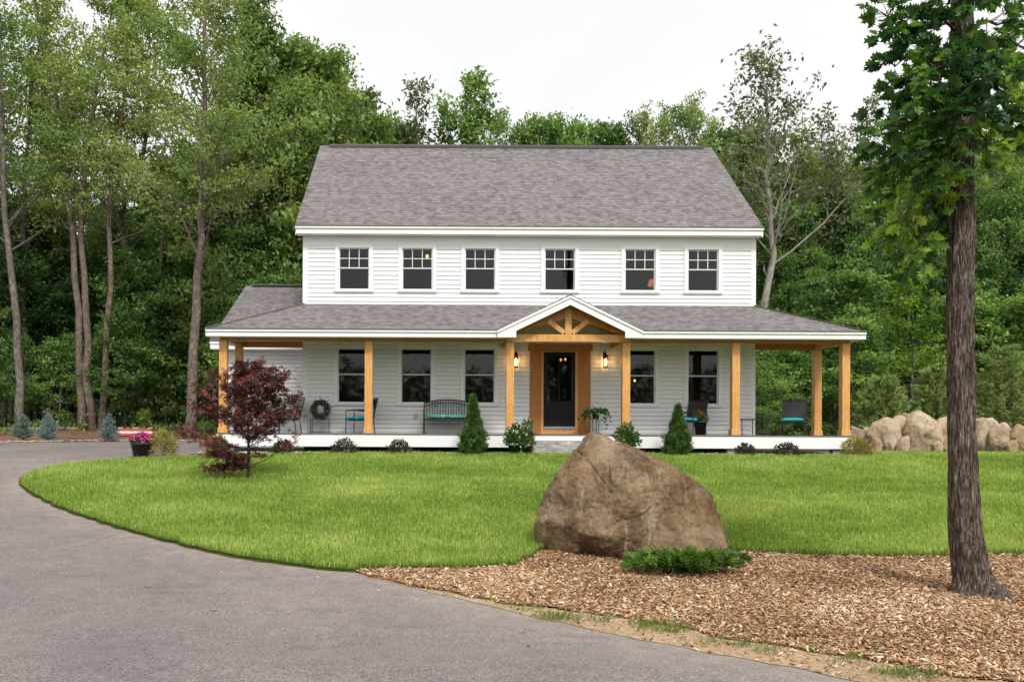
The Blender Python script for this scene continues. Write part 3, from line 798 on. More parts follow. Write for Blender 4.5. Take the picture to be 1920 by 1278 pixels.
for x0, x1, in ((EX0+.005, EX0+.035), (EX1-.035, EX1-.005)):              # rake boards
    rk = hm()
    for y0, y1 in ((EY+.03, RY), (2*RY-EY-.03, RY)):
        za, zb = EZ+.02-.075, RZ-.075
        rk.add([(x0,y0,za),(x0,y1,zb),(x0,y1,zb-.2),(x0,y0,za-.2),(x1,y0,za),(x1,y1,zb),(x1,y1,zb-.2),(x1,y0,za-.2)],
               [(0,1,2,3),(7,6,5,4),(3,2,6,7),(0,4,5,1),(0,3,7,4),(1,5,6,2)])
    rk.build('rake_board', M['trim'], house)

# windows: a casing with sashes, pane and sill of its own
def make_window(name, H, upper):
    h = UW/2; c = MB(); t = CW if not upper else CW
    c.box(-h-t, -h-.012, -.034, .0, -.02, H+t); c.box(h+.012, h+t, -.034, .0, -.02, H+t)
    c.box(-h-.012, h+.012, -.034, 0, H+.012, H+t)
    c.box(-h-.062, -h-.012, 0, .07, -.06, H+.06); c.box(h+.012, h+.062, 0, .07, -.06, H+.06)
    c.box(-h-.012, h+.012, 0, .07, H+.012, H+.06); c.box(-h-.012, h+.012, 0, .07, -.06, -.012)
    o = c.build('window', M['trim'], house, bevel=.003)
    s = MB(); s.box(-h-t-.012, h+t+.012, -.055, .0, -.075, -.022); s.box(-h-t, h+t, -.040, .0, -.10, -.077)
    s.build('sill', M['trim'], o, bevel=.004)
    mid = H*.53
    for nm, a, b, y in (('upper_sash', mid-.014, H, .018), ('lower_sash', 0, mid+.014, .034)):
        q = MB(); e = .028
        q.box(-h-.010, -h+e-.012, y, y+.025, a-.01, b+.01); q.box(h-e+.012, h+.010, y, y+.025, a-.01, b+.01)
        q.box(-h+e-.012, h-e+.012, y, y+.025, b-e+.014, b+.01); q.box(-h+e-.012, h-e+.012, y, y+.025, a-.01, a+e-.014)
        if nm == 'upper_sash' and upper:
            for k in (1, 2): x = -h + k*2*h/3; q.box(x-.009, x+.009, y+.002, y+.02, a+.012, b-.012)
            zc = (a+b)/2; q.box(-h+.014, h-.014, y+.003, y+.019, zc-.009, zc+.009)
        q.build(nm, M['trim'], o)
        g = MB(); g.add([(-h+.01, y+.013, a), (h-.01, y+.013, a), (h-.01, y+.013, b), (-h+.01, y+.013, b)], [(0,1,2,3)])
        g.build('pane', M['glass'], o)
        if nm == 'upper_sash' and not upper:
            q = MB()
            for k in (1, 2): x = -h + k*2*h/3; q.box(x-.008, x+.008, y+.018, y+.021, a+.012, b-.012)
            zc = (a+b)/2; q.box(-h+.014, h-.014, y+.0185, y+.0255, zc-.008, zc+.008)
            q.build('muntin', M['screen_grey'], o)
    return o
wu = make_window('window', UZ1-UZ0, True); wl = make_window('window', LZ1-LZ0, False)
for i, x in enumerate(up_x):
    o = wu if i == 0 else copy_tree(wu, house); o.location = Vector((x, YW-.012, UZ0)) - HO
for i, x in enumerate(lo_x):
    o = wl if i == 0 else copy_tree(wl, house); o.location = Vector((x, YW-.012, LZ0)) - HO

# door and its wide cedar surround
def hb(name, mat, *boxes, parent=None, bevel=.004):
    m = MB(HO if parent is None else HO + parent.location)
    for b in boxes: m.box(*b)
    return m.build(name, mat, parent or house, bevel=bevel)
DX0, DX1 = P(1019, 730, YW).x, P(1078, 730, YW).x; DT, DB = P(1048, 660, YW).z, P(1048, 799, YW).z
JX0, JX1 = DX0-.075, DX1+.075
hd = P(1048, 658, YW).z
sur = hb('door_surround', M['wood_dark'], (SUR[0], JX0-.002, YW-.035, YW+.02, DZ+.002, hd-.002), (JX1+.002, SUR[1], YW-.035, YW+.02, DZ+.002, hd-.002),
   (SUR[0]-.05, SUR[1]+.05, YW-.055, YW+.02, hd, SUR[3]))
hb('door_frame', M['wood'], (JX0, DX0-.002, YW-.05, YW+.06, DZ+.14, hd-.003), (DX1+.002, JX1, YW-.05, YW+.06, DZ+.14, hd-.003),
   (DX0-.001, DX1+.001, YW-.049, YW+.06, DT+.003, hd-.004), (JX0, JX1, YW-.052, YW+.06, DZ+.003, DZ+.138))
dm = hm(); y0 = YW-.005; st = .105
gz0, gz1 = P(1048, 752, YW).z, P(1048, 668, YW).z
dm.box(DX0, DX0+st, y0, y0+.045, DB, DT); dm.box(DX1-st, DX1, y0, y0+.045, DB, DT)
dm.box(DX0+st, DX1-st, y0+.001, y0+.044, gz1, DT); dm.box(DX0+st, DX1-st, y0+.001, y0+.044, DB, gz0)
cx = (DX0+DX1)/2
dm.box(DX0+st+.08, DX1-st-.08, y0-.014, y0, DB+.17, gz0-.14)
for k in (-1, 1): dm.box(cx+k*.17-.13, cx+k*.17+.13, y0-.009, y0, DB+.13, gz0-.10)
door = dm.build('door', M['black_paint'], house, bevel=.006)
g = hm(); g.box(DX0+st-.004, DX1-st+.004, y0+.018, y0+.021, gz0-.004, gz1+.004); g.build('door_glass', M['glass'], door)
g = hm(); g.box(cx-.010, cx+.010, y0+.004, y0+.017, gz0, gz1)
g.build('glazing_bar', M['black_paint'], door)
g = hm(); g.lathe([(.0,-.03),(.028,-.02),(.032,.0),(.02,.02),(0,.03)], (DX0+.055, y0-.05, 1.45), 12); g.tube([(DX0+.055, y0, 1.45), (DX0+.055, y0-.04, 1.45)], .011, 8); g.build('handle', M['bronze'], door, True)
hb('threshold', plain('threshold_grey', (.30, .30, .31), .5, .1), (DX0, DX1, YW-.075, YW+.05, DZ+.139, DB-.004))

# porch
FY, FX0, FX1 = 21.40, -5.585, 10.08             # post centre lines
PE, PZ, WZ = 21.0, 3.085, 4.005                 # eave line, eave height, height at the wall
PX0, PX1 = -5.94, 10.42
BB, BT = 2.815, 2.985                           # beam bottom / top
YS = 23.42                                     # where the side roofs end
dk = hm(); 
DK0, DK1, DKY = FX0-.135, FX1+.135, 21.21
nb = 14
for i in range(nb):
    a = DKY + (YW-.03-DKY)*i/nb; b = DKY + (YW-.03-DKY)*(i+1)/nb-.006
    dk.box(DK0-.02, DK1+.02, a, b, DZ-.028, DZ)
for x0, x1 in ((DK0-.02, XL-.03), (XR+.03, DK1+.02)):
    for i in range(3): a = YW-.03+.14*i; dk.box(x0, x1, a, a+.134, DZ-.028, DZ)
dk.build('porch_deck', M['deck'], house)
fb = hm(); FB = .165
fb.box(DK0, DK1, DKY+.015, DKY+.04, FB, DZ-.03); fb.box(DK0, DK0+.025, DKY+.042, YS-.05, FB, DZ-.03); fb.box(DK1-.025, DK1, DKY+.042, YS-.05, FB, DZ-.03)
fb.build('deck_skirt', M['trim'], house, bevel=.004)
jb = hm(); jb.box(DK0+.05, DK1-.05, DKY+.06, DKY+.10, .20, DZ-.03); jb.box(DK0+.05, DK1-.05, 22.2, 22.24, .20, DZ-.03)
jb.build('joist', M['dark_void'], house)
for x in [-5.4, -3.9, -2.45, -1.0, .5, 2.0, 4.3, 5.8, 7.2, 8.65, 9.85]:
    p = hm(); p.box(x-.10, x+.10, 21.30, 21.50, -.2, FB+.03); p.build('pier', M['concrete'], house, bevel=.01)
post_x = [P(x, 720, FY).x for x in (419, 691.5, 956, 1173, 1378, 1583)]
post_x[0], post_x[-1] = FX0, FX1
def post(x, y):
    p = MB(); s = .098
    p.box(-s, s, -s, s, 0, BB-DZ-.002)
    o = p.build('post', M['wood'], house, bevel=.008)
    b = MB(); t = s+.022
    for a in ((-t, t, -t, -s-.001), (-t, t, s+.001, t), (-t, -s-.001, -s, s), (s+.001, t, -s, s)): b.box(*a, 0, .13)
    b.build('post_base', M['wood'], o, bevel=.004)
    return o
p0 = post(0, 0); pts_ = [(x, FY) for x in post_x] + [(FX0+.0, YW), (FX1, YW)]
for i, (x, y) in enumerate(pts_):
    o = p0 if i == 0 else copy_tree(p0, house); o.location = Vector((x, y, DZ)) - HO
GX = P(1069.5, 553, 20.95).x; GH = 1.80; GZ = 3.955
gl, gr = post_x[2], post_x[3]
bw = .085
hb('beam', M['wood_dark'], (FX0-bw, gl-.10, FY-bw, FY+bw, BB, BT), bevel=.006)
hb('beam', M['wood_dark'], (gr+.10, FX1+bw, FY-bw, FY+bw, BB, BT), bevel=.006)
for x in (FX0, FX1):
    hb('beam', M['wood'], (x-bw, x+bw, FY+bw+.002, YW-bw-.002, BB+.001, BT-.001), bevel=.006)
hb('beam', M['wood_dark'], (FX0-bw, XL-.03, YW-bw, YW+bw, BB, BT), bevel=.006)
hb('beam', M['wood_dark'], (XR+.03, FX1+bw, YW-bw, YW+bw, BB, BT), bevel=.006)
for x in (gl, gr): hb('beam', M['wood_dark'], (x-bw, x+bw, FY+bw+.004, YW-.02, BB+.002, BT-.002), bevel=.006)
# ceiling boards (left, right and side parts; the gable stays open)
hb('porch_ceiling', M['ceil_white'], (PX0+.05, gl-bw-.01, PE+.06, YW-.018, BT+.002, BT+.02), (gr+bw+.01, PX1-.05, PE+.06, YW-.018, BT+.002, BT+.02),
   (PX0+.05, XL-.02, YW-.016, YS-.05, BT+.002, BT+.02), (XR+.02, PX1-.05, YW-.016, YS-.05, BT+.002, BT+.02), bevel=0)
slope = (WZ-PZ)/(YW-PE)
GYB = PE + (GZ-PZ)/slope                        # where the gable ridge dies into the porch roof
pr = hm(); th = .05
zf = lambda y: PZ + (y-PE)*slope
def rs(pts, u, o): roof_slab(pr, pts, th, u, o)
rs([(PX0, PE, PZ), (GX-GH, PE, PZ), (GX, GYB, GZ), (GX, YW, WZ), (XL, YW, WZ)], (1,0,0), (PX0, PE, PZ))
rs([(GX+GH, PE, PZ), (PX1, PE, PZ), (XR, YW, WZ), (GX, YW, WZ), (GX, GYB, GZ)], (1,0,0), (PX0, PE, PZ))
rs([(PX0, YS, PZ), (PX0, PE, PZ), (XL, YW, WZ), (XL, YS, WZ)], (0,1,0), (PX0, PE, PZ))
rs([(PX1, PE, PZ), (PX1, YS, PZ), (XR, YS, WZ), (XR, YW, WZ)], (0,1,0), (PX1, PE, PZ))
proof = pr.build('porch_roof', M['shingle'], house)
for a, b in (((PX0, PE, PZ+.012), (XL, YW, WZ+.012)), ((PX1, PE, PZ+.012), (XR, YW, WZ+.012))):
    hc = hm(); hc.bar(a, b, .12, .012); hc.build('hip_cap', M['cap'], proof)
fp = hm()
F0, F1 = PZ-.20, PZ-.035                         # fascia heights
FX_a, FX_b = GX-GH+.42, GX+GH-.42
def fas(x0, x1):
    fp.box(x0, x1, PE-.045, PE-.0, PZ-.082, PZ-.030); fp.box(x0, x1, PE-.015, PE+.02, F0, PZ-.084)
fas(PX0+.005, GX-GH-.0); fas(GX+GH, PX1-.005)
fp.box(PX0+.0, PX0+.03, PE+.022, YS, F0, PZ-.055); fp.box(PX1-.03, PX1-.0, PE+.022, YS, F0, PZ-.055)
fp.build('porch_fascia', M['trim'], house, bevel=.005)
dp = hm(); 
for x0, x1 in ((PX0-.012, GX-GH+.0), (GX+GH-.0, PX1+.012)): dp.box(x0, x1, PE-.055, PE+.01, PZ-.028, PZ+.003)
dp.build('drip_edge', bpy.data.materials['drip_edge_metal'], proof)
so = hm(); so.box(PX0+.035, gl-.11, PE+.022, FY-bw-.003, F0+.002, F0+.02); so.box(gr+.11, PX1-.035, PE+.022, FY-bw-.003, F0+.002, F0+.02)
so.box(PX0+.035, FX0-bw-.003, FY-bw, YS-.03, F0+.002, F0+.02); so.box(FX1+bw+.003, PX1-.035, FY-bw, YS-.03, F0+.002, F0+.02)
so.build('porch_soffit', M['trim'], house)
# gable over the steps
ge = hm(); GF = PE-.06
gt = .05
for s in (-1, 1):
    p = [(GX, GF, GZ+.0), (GX+s*GH, GF, PZ), (GX+s*GH, PE, PZ), (GX, GYB, GZ)]
    p = [Vector(q)+Vector((0, 0, .004)) for q in p]
    if s > 0: p = p
    else: p = p[::-1]
    roof_slab(ge, p, gt, (0,1,0), (GX, GF, GZ))
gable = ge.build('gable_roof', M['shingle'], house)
rk = hm(); gs = (GZ-PZ)/GH
for s in (-1, 1):                                # white rake boards following the slope, flowing into the fascia
    for (t0, t1, y0, y1, e) in ((.030, .082, GF-.045, GF, 0), (.084, .235, GF-.018, GF+.02, 1)):
        xa, za = GX, GZ; xb = GX+s*GH; zb = PZ
        cosf = math.sqrt(1+gs*gs); o0, o1 = t0*cosf, t1*cosf
        if e == 0: q = [(xa, za-o0), (xb, zb-o0), (xb, zb-o1), (xa, za-o1)]
        else:
            xin = GX + s*(GX-gl-.115 if s < 0 else gr-.115-GX)
            zin = GZ - gs*abs(xin-GX)
            q = [(xa, za-o0), (xb, zb-o0+.0), (xb, F0), (xin, F0), (xin, zin-o1), (xa, za-o1)]
        n = len(q)
        f = list(range(n)); v = [(x, y0, z) for x, z in q] + [(x, y1, z) for x, z in q]
        fs = [f if s < 0 else f[::-1], [k+n for k in (f[::-1] if s < 0 else f)]] + [[k, (k+1) % n, (k+1) % n + n, k+n] for k in range(n)]
        rk.add(v, fs)
bm_ = rk.build('gable_rake', M['trim'], house)
# timber truss
ty = FY-.09
tr = hm()
tr.box(gl-.098+.0, gr+.098, ty-.06, ty+.08, BB+.001, BB+.185)
o = tr.build('truss_chord', M['wood'], house, bevel=.006)
zc = BB+.188
def zr(x): return GZ - gs*abs(x-GX) - .30
tr = hm(); tr.box(GX-.085, GX+.085, ty-.055, ty+.07, zc, zr(GX)-.0); tr.build('king_post', M['wood'], house, bevel=.006)
for s in (-1, 1):
    tr = hm(); tr.bar((GX+s*.10, ty+.005, zc+.04), (GX+s*.50, ty+.005, zr(GX+s*.50)-.06), .12, .115, (0,1,0)); tr.build('truss_strut', M['wood'], house, bevel=.005)
    tr = hm(); xe = gl-.0 if s < 0 else gr+.0
    tr.add([(GX, ty-.04, zr(GX)+.13), (xe, ty-.04, max(zr(xe)+.13, BB+.19)), (xe, ty-.04, max(zr(xe)-.24, BB+.188)), (GX, ty-.04, zr(GX)-.24),
            (GX, ty+.06, zr(GX)+.13), (xe, ty+.06, max(zr(xe)+.13, BB+.19)), (xe, ty+.06, max(zr(xe)-.24, BB+.188)), (GX, ty+.06, zr(GX)-.24)],
           [(0,1,2,3),(7,6,5,4),(3,2,6,7),(0,4,5,1),(1,5,6,2),(0,3,7,4)])
    tr.build('truss_rafter', M['wood_dark'], house)
# wooden lining under the gable and the cheek boards beside it
ln = hm()
for s in (-1, 1):
    xe = gl+.02 if s < 0 else gr-.02
    a = .085
    ln.add([(GX, ty+.10, GZ-a-.01), (xe, ty+.10, GZ-gs*abs(xe-GX)-a), (xe, YW-.02, GZ-gs*abs(xe-GX)-a), (GX, YW-.02, GZ-a-.01)], [(0,1,2,3)])
    xe = gl if s < 0 else gr
    ln.add([(xe, ty+.10, BT), (xe, YW-.02, BT), (xe, YW-.02, GZ-gs*abs(xe-GX)-a), (xe, ty+.1, GZ-gs*abs(xe-GX)-a)], [(0,1,2,3)])
ln.build('gable_ceiling', M['wood_dark'], house)
# outlet on the wall
ob = hm(); ox = P(779, 779, YW); ob.box(ox.x-.045, ox.x+.045, YW-.06, YW-.0, ox.z-.065, ox.z+.06); ob.build('outlet_box', plain('outlet_grey', (.45,.45,.45), .5, .1), house, bevel=.01)

# side wing with its own gable roof
WX0, WX1, WY, WYE, WRY = -6.66, -3.87, 25.5, 25.1, 29.6
wz, wr = 3.21, P(460, 536, 29.6).z
wm = hm(); siding(wm, lambda u, z, o: (u, WY-o, z), WX0, WX1, .35, wz-.2)
wm.add([(WX0, WY, .2), (WX0, 33.7, .2), (WX0, 33.7, wz-.15), (WX0, WRY, wr-.25), (WX0, WY, wz-.15)], [(0,1,2,3,4)])
wm.add([(WX0, WY-.004, .05), (WX1, WY-.004, .05), (WX1, WY-.004, .35), (WX0, WY-.004, .35)], [(0,1,2,3)])
wm.build('wing_wall', M['siding'], house)
hb('wing_corner_board', M['trim'], (WX0-.02, WX0+.11, WY-.021, WY+.1, .35, wz-.205))
wrf = hm(); wx0 = P(393, 645, WYE).x
roof_slab(wrf, [(wx0, WYE, wz), (XL+.0, WYE, wz), (XL+.0, WRY, wr), (wx0, WRY, wr)], .06, (1,0,0), (wx0, WYE, wz))
roof_slab(wrf, [(XL, 2*WRY-WYE, wz), (wx0, 2*WRY-WYE, wz), (wx0, WRY, wr), (XL, WRY, wr)], .06, (1,0,0), (wx0, WYE, wz))
wroof = wrf.build('wing_roof', M['shingle'], house)
q = hm(); q.bar((wx0+.25, WRY, wr+.02), (XL-.03, WRY, wr+.02), .3, .06); q.build('wing_ridge_vent', bpy.data.materials['ridge_cap_shingle'], wroof)
hb('wing_fascia', M['trim'], (wx0+.01, XL-.03, WYE-.04, WYE, wz-.09, wz-.03), (wx0+.02, XL-.03, WYE-.015, WYE+.02, wz-.24, wz-.092), (wx0+.02, XL-.03, WYE+.022, WY-.02, wz-.24, wz-.22))

# granite step
st_ = MB(); sx0, sx1 = P(1000, 840, 20.75).x, P(1148, 840, 20.75).x
stp = empty('granite_step', ((sx0+sx1)/2, 20.95, 0), 0, 'rough grey granite block step in front of the porch door', 'step')
def slab_rock(w, d, h, seed, z0):
    bm = bmesh.new(); bmesh.ops.create_cube(bm, size=1)
    bmesh.ops.subdivide_edges(bm, edges=bm.edges[:], cuts=14, use_grid_fill=True)
    for v in bm.verts:
        v.co = Vector((v.co.x*w, v.co.y*d, v.co.z*h + h/2 + z0))
        n = mnoise.noise_vector(v.co*4 + Vector((seed, 0, 0)))*.018 + mnoise.noise_vector(v.co*14 + Vector((seed, 5, 0)))*.012
        n.z *= .35; v.co += n
    me = bpy.data.meshes.new('step_block'); bm.to_mesh(me); bm.free(); me.materials.append(M['granite'])
    o = bpy.data.objects.new('step_block', me); COL.objects.link(o); o.parent = stp; return o
slab_rock(sx1-sx0, .50, .30, 1, -.12)
o = slab_rock(sx1-sx0-.04, .30, .16, 7, .185); o.location.y = .10
# ------------------------------------------------------------------ things on the porch
def lantern(x, label):
    z = P(1133, 668, YW).z
    root = empty('wall_lantern', (x, YW-.02, z), 0, label, 'lantern', 'lanterns beside the front door')
    m = MB(); m.box(-.05, .05, -.02, .0, -.09, .10); m.tube([(0, -.02, .03), (0, -.07, .10), (0, -.11, .10), (0, -.125, .04)], .011, 6)
    m.build('bracket', M['bronze'], root, bevel=.004)
    c = MB(); y = -.125; c.lathe([(.004, .06), (.03, .045), (.085, -.01), (.085, -.022), (0, -.022)], (0, y, 0), 4)
    for a in (-1, 1):
        for b in (-1, 1): c.bar((a*.058, y+b*.058, -.018), (a*.050, y+b*.050, -.30), .012, .012, (0,1,0))
    for b in (-1, 1):
        c.bar((0, y+b*.056, -.02), (0, y+b*.05, -.30), .006, .006, (0,1,0)); c.bar((b*.056, y, -.02), (b*.05, y, -.30), .006, .006, (0,1,0))
    c.box(-.06, .06, y-.06, y+.06, -.315, -.298); c.lathe([(.02, -.315), (.012, -.34), (0, -.35)], (0, y, 0), 8)
    c.build('cage', M['bronze'], root)
    b = MB(); b.lathe([(.010, -.08), (.024, -.13), (.026, -.17), (.016, -.21), (.0, -.225)], (0, y, 0), 10); b.build('bulb', M['bulb'], root, True)
    b = MB(); b.tube([(0, y, -.02), (0, y, -.085)], .015, 8); b.build('socket', M['bronze'], root)
    return root
lantern(P(966.5, 680, YW).x, 'lit bronze cage lantern half hidden behind the post left of the door')
lantern(P(1133.5, 680, YW).x, 'lit bronze cage lantern in full view on the wall right of the door')

def chair(loc, rz, label, back='black'):
    root = empty('patio_chair', loc, rz, label, 'chair', 'cushioned metal patio chairs')   # faces -y
    w, d, sh = .29, .27, .40
    for sx in (-1, 1):
        m = MB(); m.tube([(sx*w, -d, 0), (sx*w, -d, .60)], .014, 6); m.build('leg', M['black_metal'], root)
        m = MB(); m.tube([(sx*w, d+.05, 0), (sx*w, d, .36), (sx*w, d+.08, .70), (sx*w, d+.13, .92)], .014, 6); m.build('leg', M['black_metal'], root)
        m = MB(); m.tube([(sx*w, -d-.015, .60), (sx*w, 0, .615), (sx*w, d+.04, .59)], [.018, .02, .018], 6); m.build('armrest', M['black_metal'], root)
    m = MB()
    for a, b in (((-w, -d, .34), (w, -d, .34)), ((-w, d, .34), (w, d, .34)), ((-w, -d, .34), (-w, d, .34)), ((w, -d, .34), (w, d, .34))): m.tube([a, b], .014, 6)
    for k in range(5): x = -.2+.1*k; m.tube([(x, -d, .345), (x, d, .345)], .007, 5)
    m.build('seat_frame', M['black_metal'], root)
    m = MB(); m.tube([(-w, d+.13, .92), (w, d+.13, .92)], .014, 6); m.tube([(-w, d+.005, .40), (w, d+.005, .40)], .011, 6)
    A = [(-w+.02, d+.012, .42), (w-.02, d+.012, .42), (w-.02, d+.125, .90), (-w+.02, d+.125, .90)]
    m.add(A + [(a, b+.012, c) for a, b, c in A], [(0,1,2,3), (7,6,5,4), (0,4,5,1), (1,5,6,2), (2,6,7,3), (3,7,4,0)])
    m.build('back_sling', M['black_metal'], root)
    def cushion(nm, cx, cy, cz, sx, sy, sz, tilt, mat):
        bm = bmesh.new(); bmesh.ops.create_cube(bm, size=1); bmesh.ops.subdivide_edges(bm, edges=bm.edges[:], cuts=7, use_grid_fill=True)
        for v in bm.verts:
            x, y, z = v.co*2; e = (1-abs(x)**5)*(1-abs(y)**5)
            v.co = Vector((x*sx/2*(1-.04*abs(z)), y*sy/2*(1-.04*abs(z)), z*sz/2*(.45+.55*e) + .006*mnoise.noise((x*2, y*2, 3))))
        bmesh.ops.transform(bm, matrix=Matrix.Translation((cx, cy, cz)) @ Matrix.Rotation(tilt, 4, 'X'), verts=bm.verts)
        me = bpy.data.meshes.new(nm); bm.to_mesh(me); bm.free(); me.materials.append(mat)
        me.polygons.foreach_set('use_smooth', [True]*len(me.polygons))
        o = bpy.data.objects.new(nm, me); COL.objects.link(o); o.parent = root
    cushion('seat_cushion', 0, -.01, .40, .52, .54, .11, 0, M['teal'])
    if back == 'teal': cushion('back_cushion', 0, d+.005, .67, .50, .50, .10, R(103), M['teal'])
    return root
def porch(px, D): return (P(px, 812, D).x, D, DZ + .001)
chair(porch(674, 22.35), R(-62), 'teal cushioned black patio chair behind the second porch post', 'teal')
chair(porch(538, 22.5), R(-66), 'teal seated black patio chair behind the red maple', 'black')
chair(porch(1293, 22.4), R(-50), 'black patio chair behind the small arborvitae right of the door', 'black')
chair(porch(1487, 22.0), R(-28), 'black patio chair with bright teal seat at the open right end of the porch', 'black')

# bench
bx0, bx1 = P(795, 800, 22.6).x, P(886, 800, 22.6).x; bw_ = (bx1-bx0)
bn = empty('garden_bench', ((bx0+bx1)/2, 22.55, DZ+.001), 0, 'black metal slatted bench with arched back and teal patterned cushion', 'bench')
h = bw_/2
for sx in (-1, 1):
    m = MB(); m.tube([(sx*h, -.25, 0), (sx*h, -.25, .60)], .017, 6); m.build('leg', M['black_metal'], bn)
    m = MB(); m.tube([(sx*h, .22, 0), (sx*h, .22, .42), (sx*h, .29, .82)], .017, 6); m.build('leg', M['black_metal'], bn)
    m = MB(); m.tube([(sx*h, -.27, .60), (sx*h, .0, .63), (sx*h, .25, .60)], .02, 6); m.build('armrest', M['black_metal'], bn)
m = MB()
for k in range(7): y = -.24+.075*k; m.box(-h, h, y, y+.05, .385, .40)
m.box(-h, h, -.262, -.243, .34, .40); m.box(-h, h, .215, .235, .34, .40); m.build('seat', M['black_metal'], bn)
arch = lambda x: .82 + .09*(1-(x/h)**2)
m = MB(); m.tube([(h*(k/8-1), .29+.0*k, arch(h*(k/8-1))) for k in range(17)], .018, 6); m.tube([(-h, .235, .48), (h, .235, .48)], .014, 6)
m.tube([(h*(k/8-1)*.97, .28, arch(h*(k/8-1))-.075) for k in range(17)], .010, 6)
for k in range(1, 18): x = -h + 2*h*k/18; m.bar((x, .237, .48), (x, .288, arch(x)-.005), .022, .010, (0,1,0))
m.build('backrest', M['black_metal'], bn)
bm = bmesh.new(); bmesh.ops.create_cube(bm, size=1); bmesh.ops.subdivide_edges(bm, edges=bm.edges[:], cuts=13, use_grid_fill=True)
for v in bm.verts:
    x, y, z = v.co*2; e = (1-abs(x)**7)*(1-abs(y)**5); tuft = .75+.25*abs(math.sin(x*3.14159*2.5))
    v.co = Vector((x*(h-.04), y*.235, .455 + z*.055*(.45+.55*e)*tuft))
me = bpy.data.meshes.new('cushion'); bm.to_mesh(me); bm.free(); me.materials.append(M['pattern']); me.polygons.foreach_set('use_smooth', [True]*len(me.polygons))
o = bpy.data.objects.new('cushion', me); COL.objects.link(o); o.parent = bn

# wire stand with a wreath
x = P(600.5, 790, 22.5).x
ws = empty('wire_plant_stand', (x, 22.5, DZ+.001), 0, 'low black wire stand under the wreath at the left of the porch', 'plant stand')
a = .235
m = MB()
for sx in (-1, 1):
    for sy in (-1, 1): m.tube([(sx*a, sy*.16, 0), (sx*a, sy*.16, .38)], .009, 5)
for z in (.03, .38):
    for sy in (-1, 1): m.tube([(-a, sy*.16, z), (a, sy*.16, z)], .008, 5)
    for sx in (-1, 1): m.tube([(sx*a, -.16, z), (sx*a, .16, z)], .008, 5)
m.build('frame', M['black_metal'], ws)
m = MB(); m.box(-a+.01, a-.01, -.15, .15, .375, .388); m.build('shelf', M['black_metal'], ws)
wr_ = empty('wreath', (x, 22.52, DZ+.39+.235), 0, 'grey green twig wreath standing on the wire plant stand', 'wreath')
r_ = np.random.default_rng(5); n = 2600; th_ = r_.random(n)*6.283; q = r_.normal(size=(n, 3))*.038
pos = np.stack([np.cos(th_)*.185, 0*th_, np.sin(th_)*.185], 1) + q
ax = np.stack([-np.sin(th_), 0*th_, np.cos(th_)], 1) + r_.normal(size=(n, 3))*.6
foliage('twigs', M['wreath_leaf'], wr_, pos, size=.06, ratio=.3, up=0, axis=ax, ajit=.3, r=r_)
m = MB(); m.tube([(math.cos(t_)*.185, 0, math.sin(t_)*.185) for t_ in np.linspace(0, 6.283, 30)], .02, 6); m.build('ring', M['maple_bark'], wr_)
foliage('berries', M['petal_white'], wr_, pos[:60]+np.array([0, -.05, 0]), size=.018, ratio=.9, r=r_)

# plant helpers
def mound(r, n, rx, ry, h, z0=0.0, lump=.22, shell=.55):
    d = nrm(r.normal(size=(n, 3))); d[:, 2] = np.abs(d[:, 2])
    u = shell + (1-shell)*r.random(n)**.5
    lm = np.array([1 + lump*mnoise.noise((a*2.2, b*2.2, c*2.2 + 3)) + lump*.7*mnoise.noise((a*5, b*5, c*5)) for a, b, c in d])
    return d*np.array([rx, ry, h])*(u*lm)[:, None] + np.array([0, 0, z0]), d
def shrub(name, loc, label, cat, mat, w, h, n, size, seed, group=None, ratio=.5, spiky=.6, z0=.04, stems=6):
    r = np.random.default_rng(seed); root = empty(name, loc, 0, label, cat, group)
    pos, d = mound(r, n, w/2, w/2, h, z0)
    foliage('foliage', mat, root, pos, size=size, ratio=ratio, up=0, axis=d*spiky + np.array([0, 0, .35]), ajit=.45, r=r)
    m = MB()
    for k in range(stems):
        a = r.random()*6.28; e = np.array([math.cos(a)*w*.33, math.sin(a)*w*.33, h*.75])
        m.tube([(0, 0, -.05), e*.5*np.array([.7, .7, 1]), e], [.010, .007, .004], 5)
    m.build('stem', M['maple_bark'], root); return root
def gpos(px, py): x, y = G(px, py); return (x, y, float(gz(y)))
def at(px, D): return (P(px, 830, D).x, D, float(gz(D)))
def pot(root, r0, r1, h, z=0, mat='pot_black', soil=True):
    m = MB(); m.lathe([(0, z), (r0, z), (r1*.97, z+h*.88), (r1*1.06, z+h*.88), (r1*1.06, z+h), (r1*.92, z+h), (r1*.90, z+h*.9)], (0,0,0), 20)
    m.build('pot', M[mat], root, True)
    m = MB(); m.lathe([(r1*.93, z+h*.9), (r1*.5, z+h*.93), (0, z+h*.95)], (0,0,0), 16); m.build('soil', M['potting'], root)
def flowers(root, mat, pts, r, size, seed, name='flowers', per=9):
    rr = np.random.default_rng(seed); pos = []; ax = []
    for p in pts:
        d = nrm(rr.normal(size=(per, 3))); pos.append(np.array(p) + d*r*.4); ax.append(d)
    foliage(name, mat, root, np.concatenate(pos), size=size, ratio=.8, up=0, axis=np.concatenate(ax), ajit=.3, r=rr)
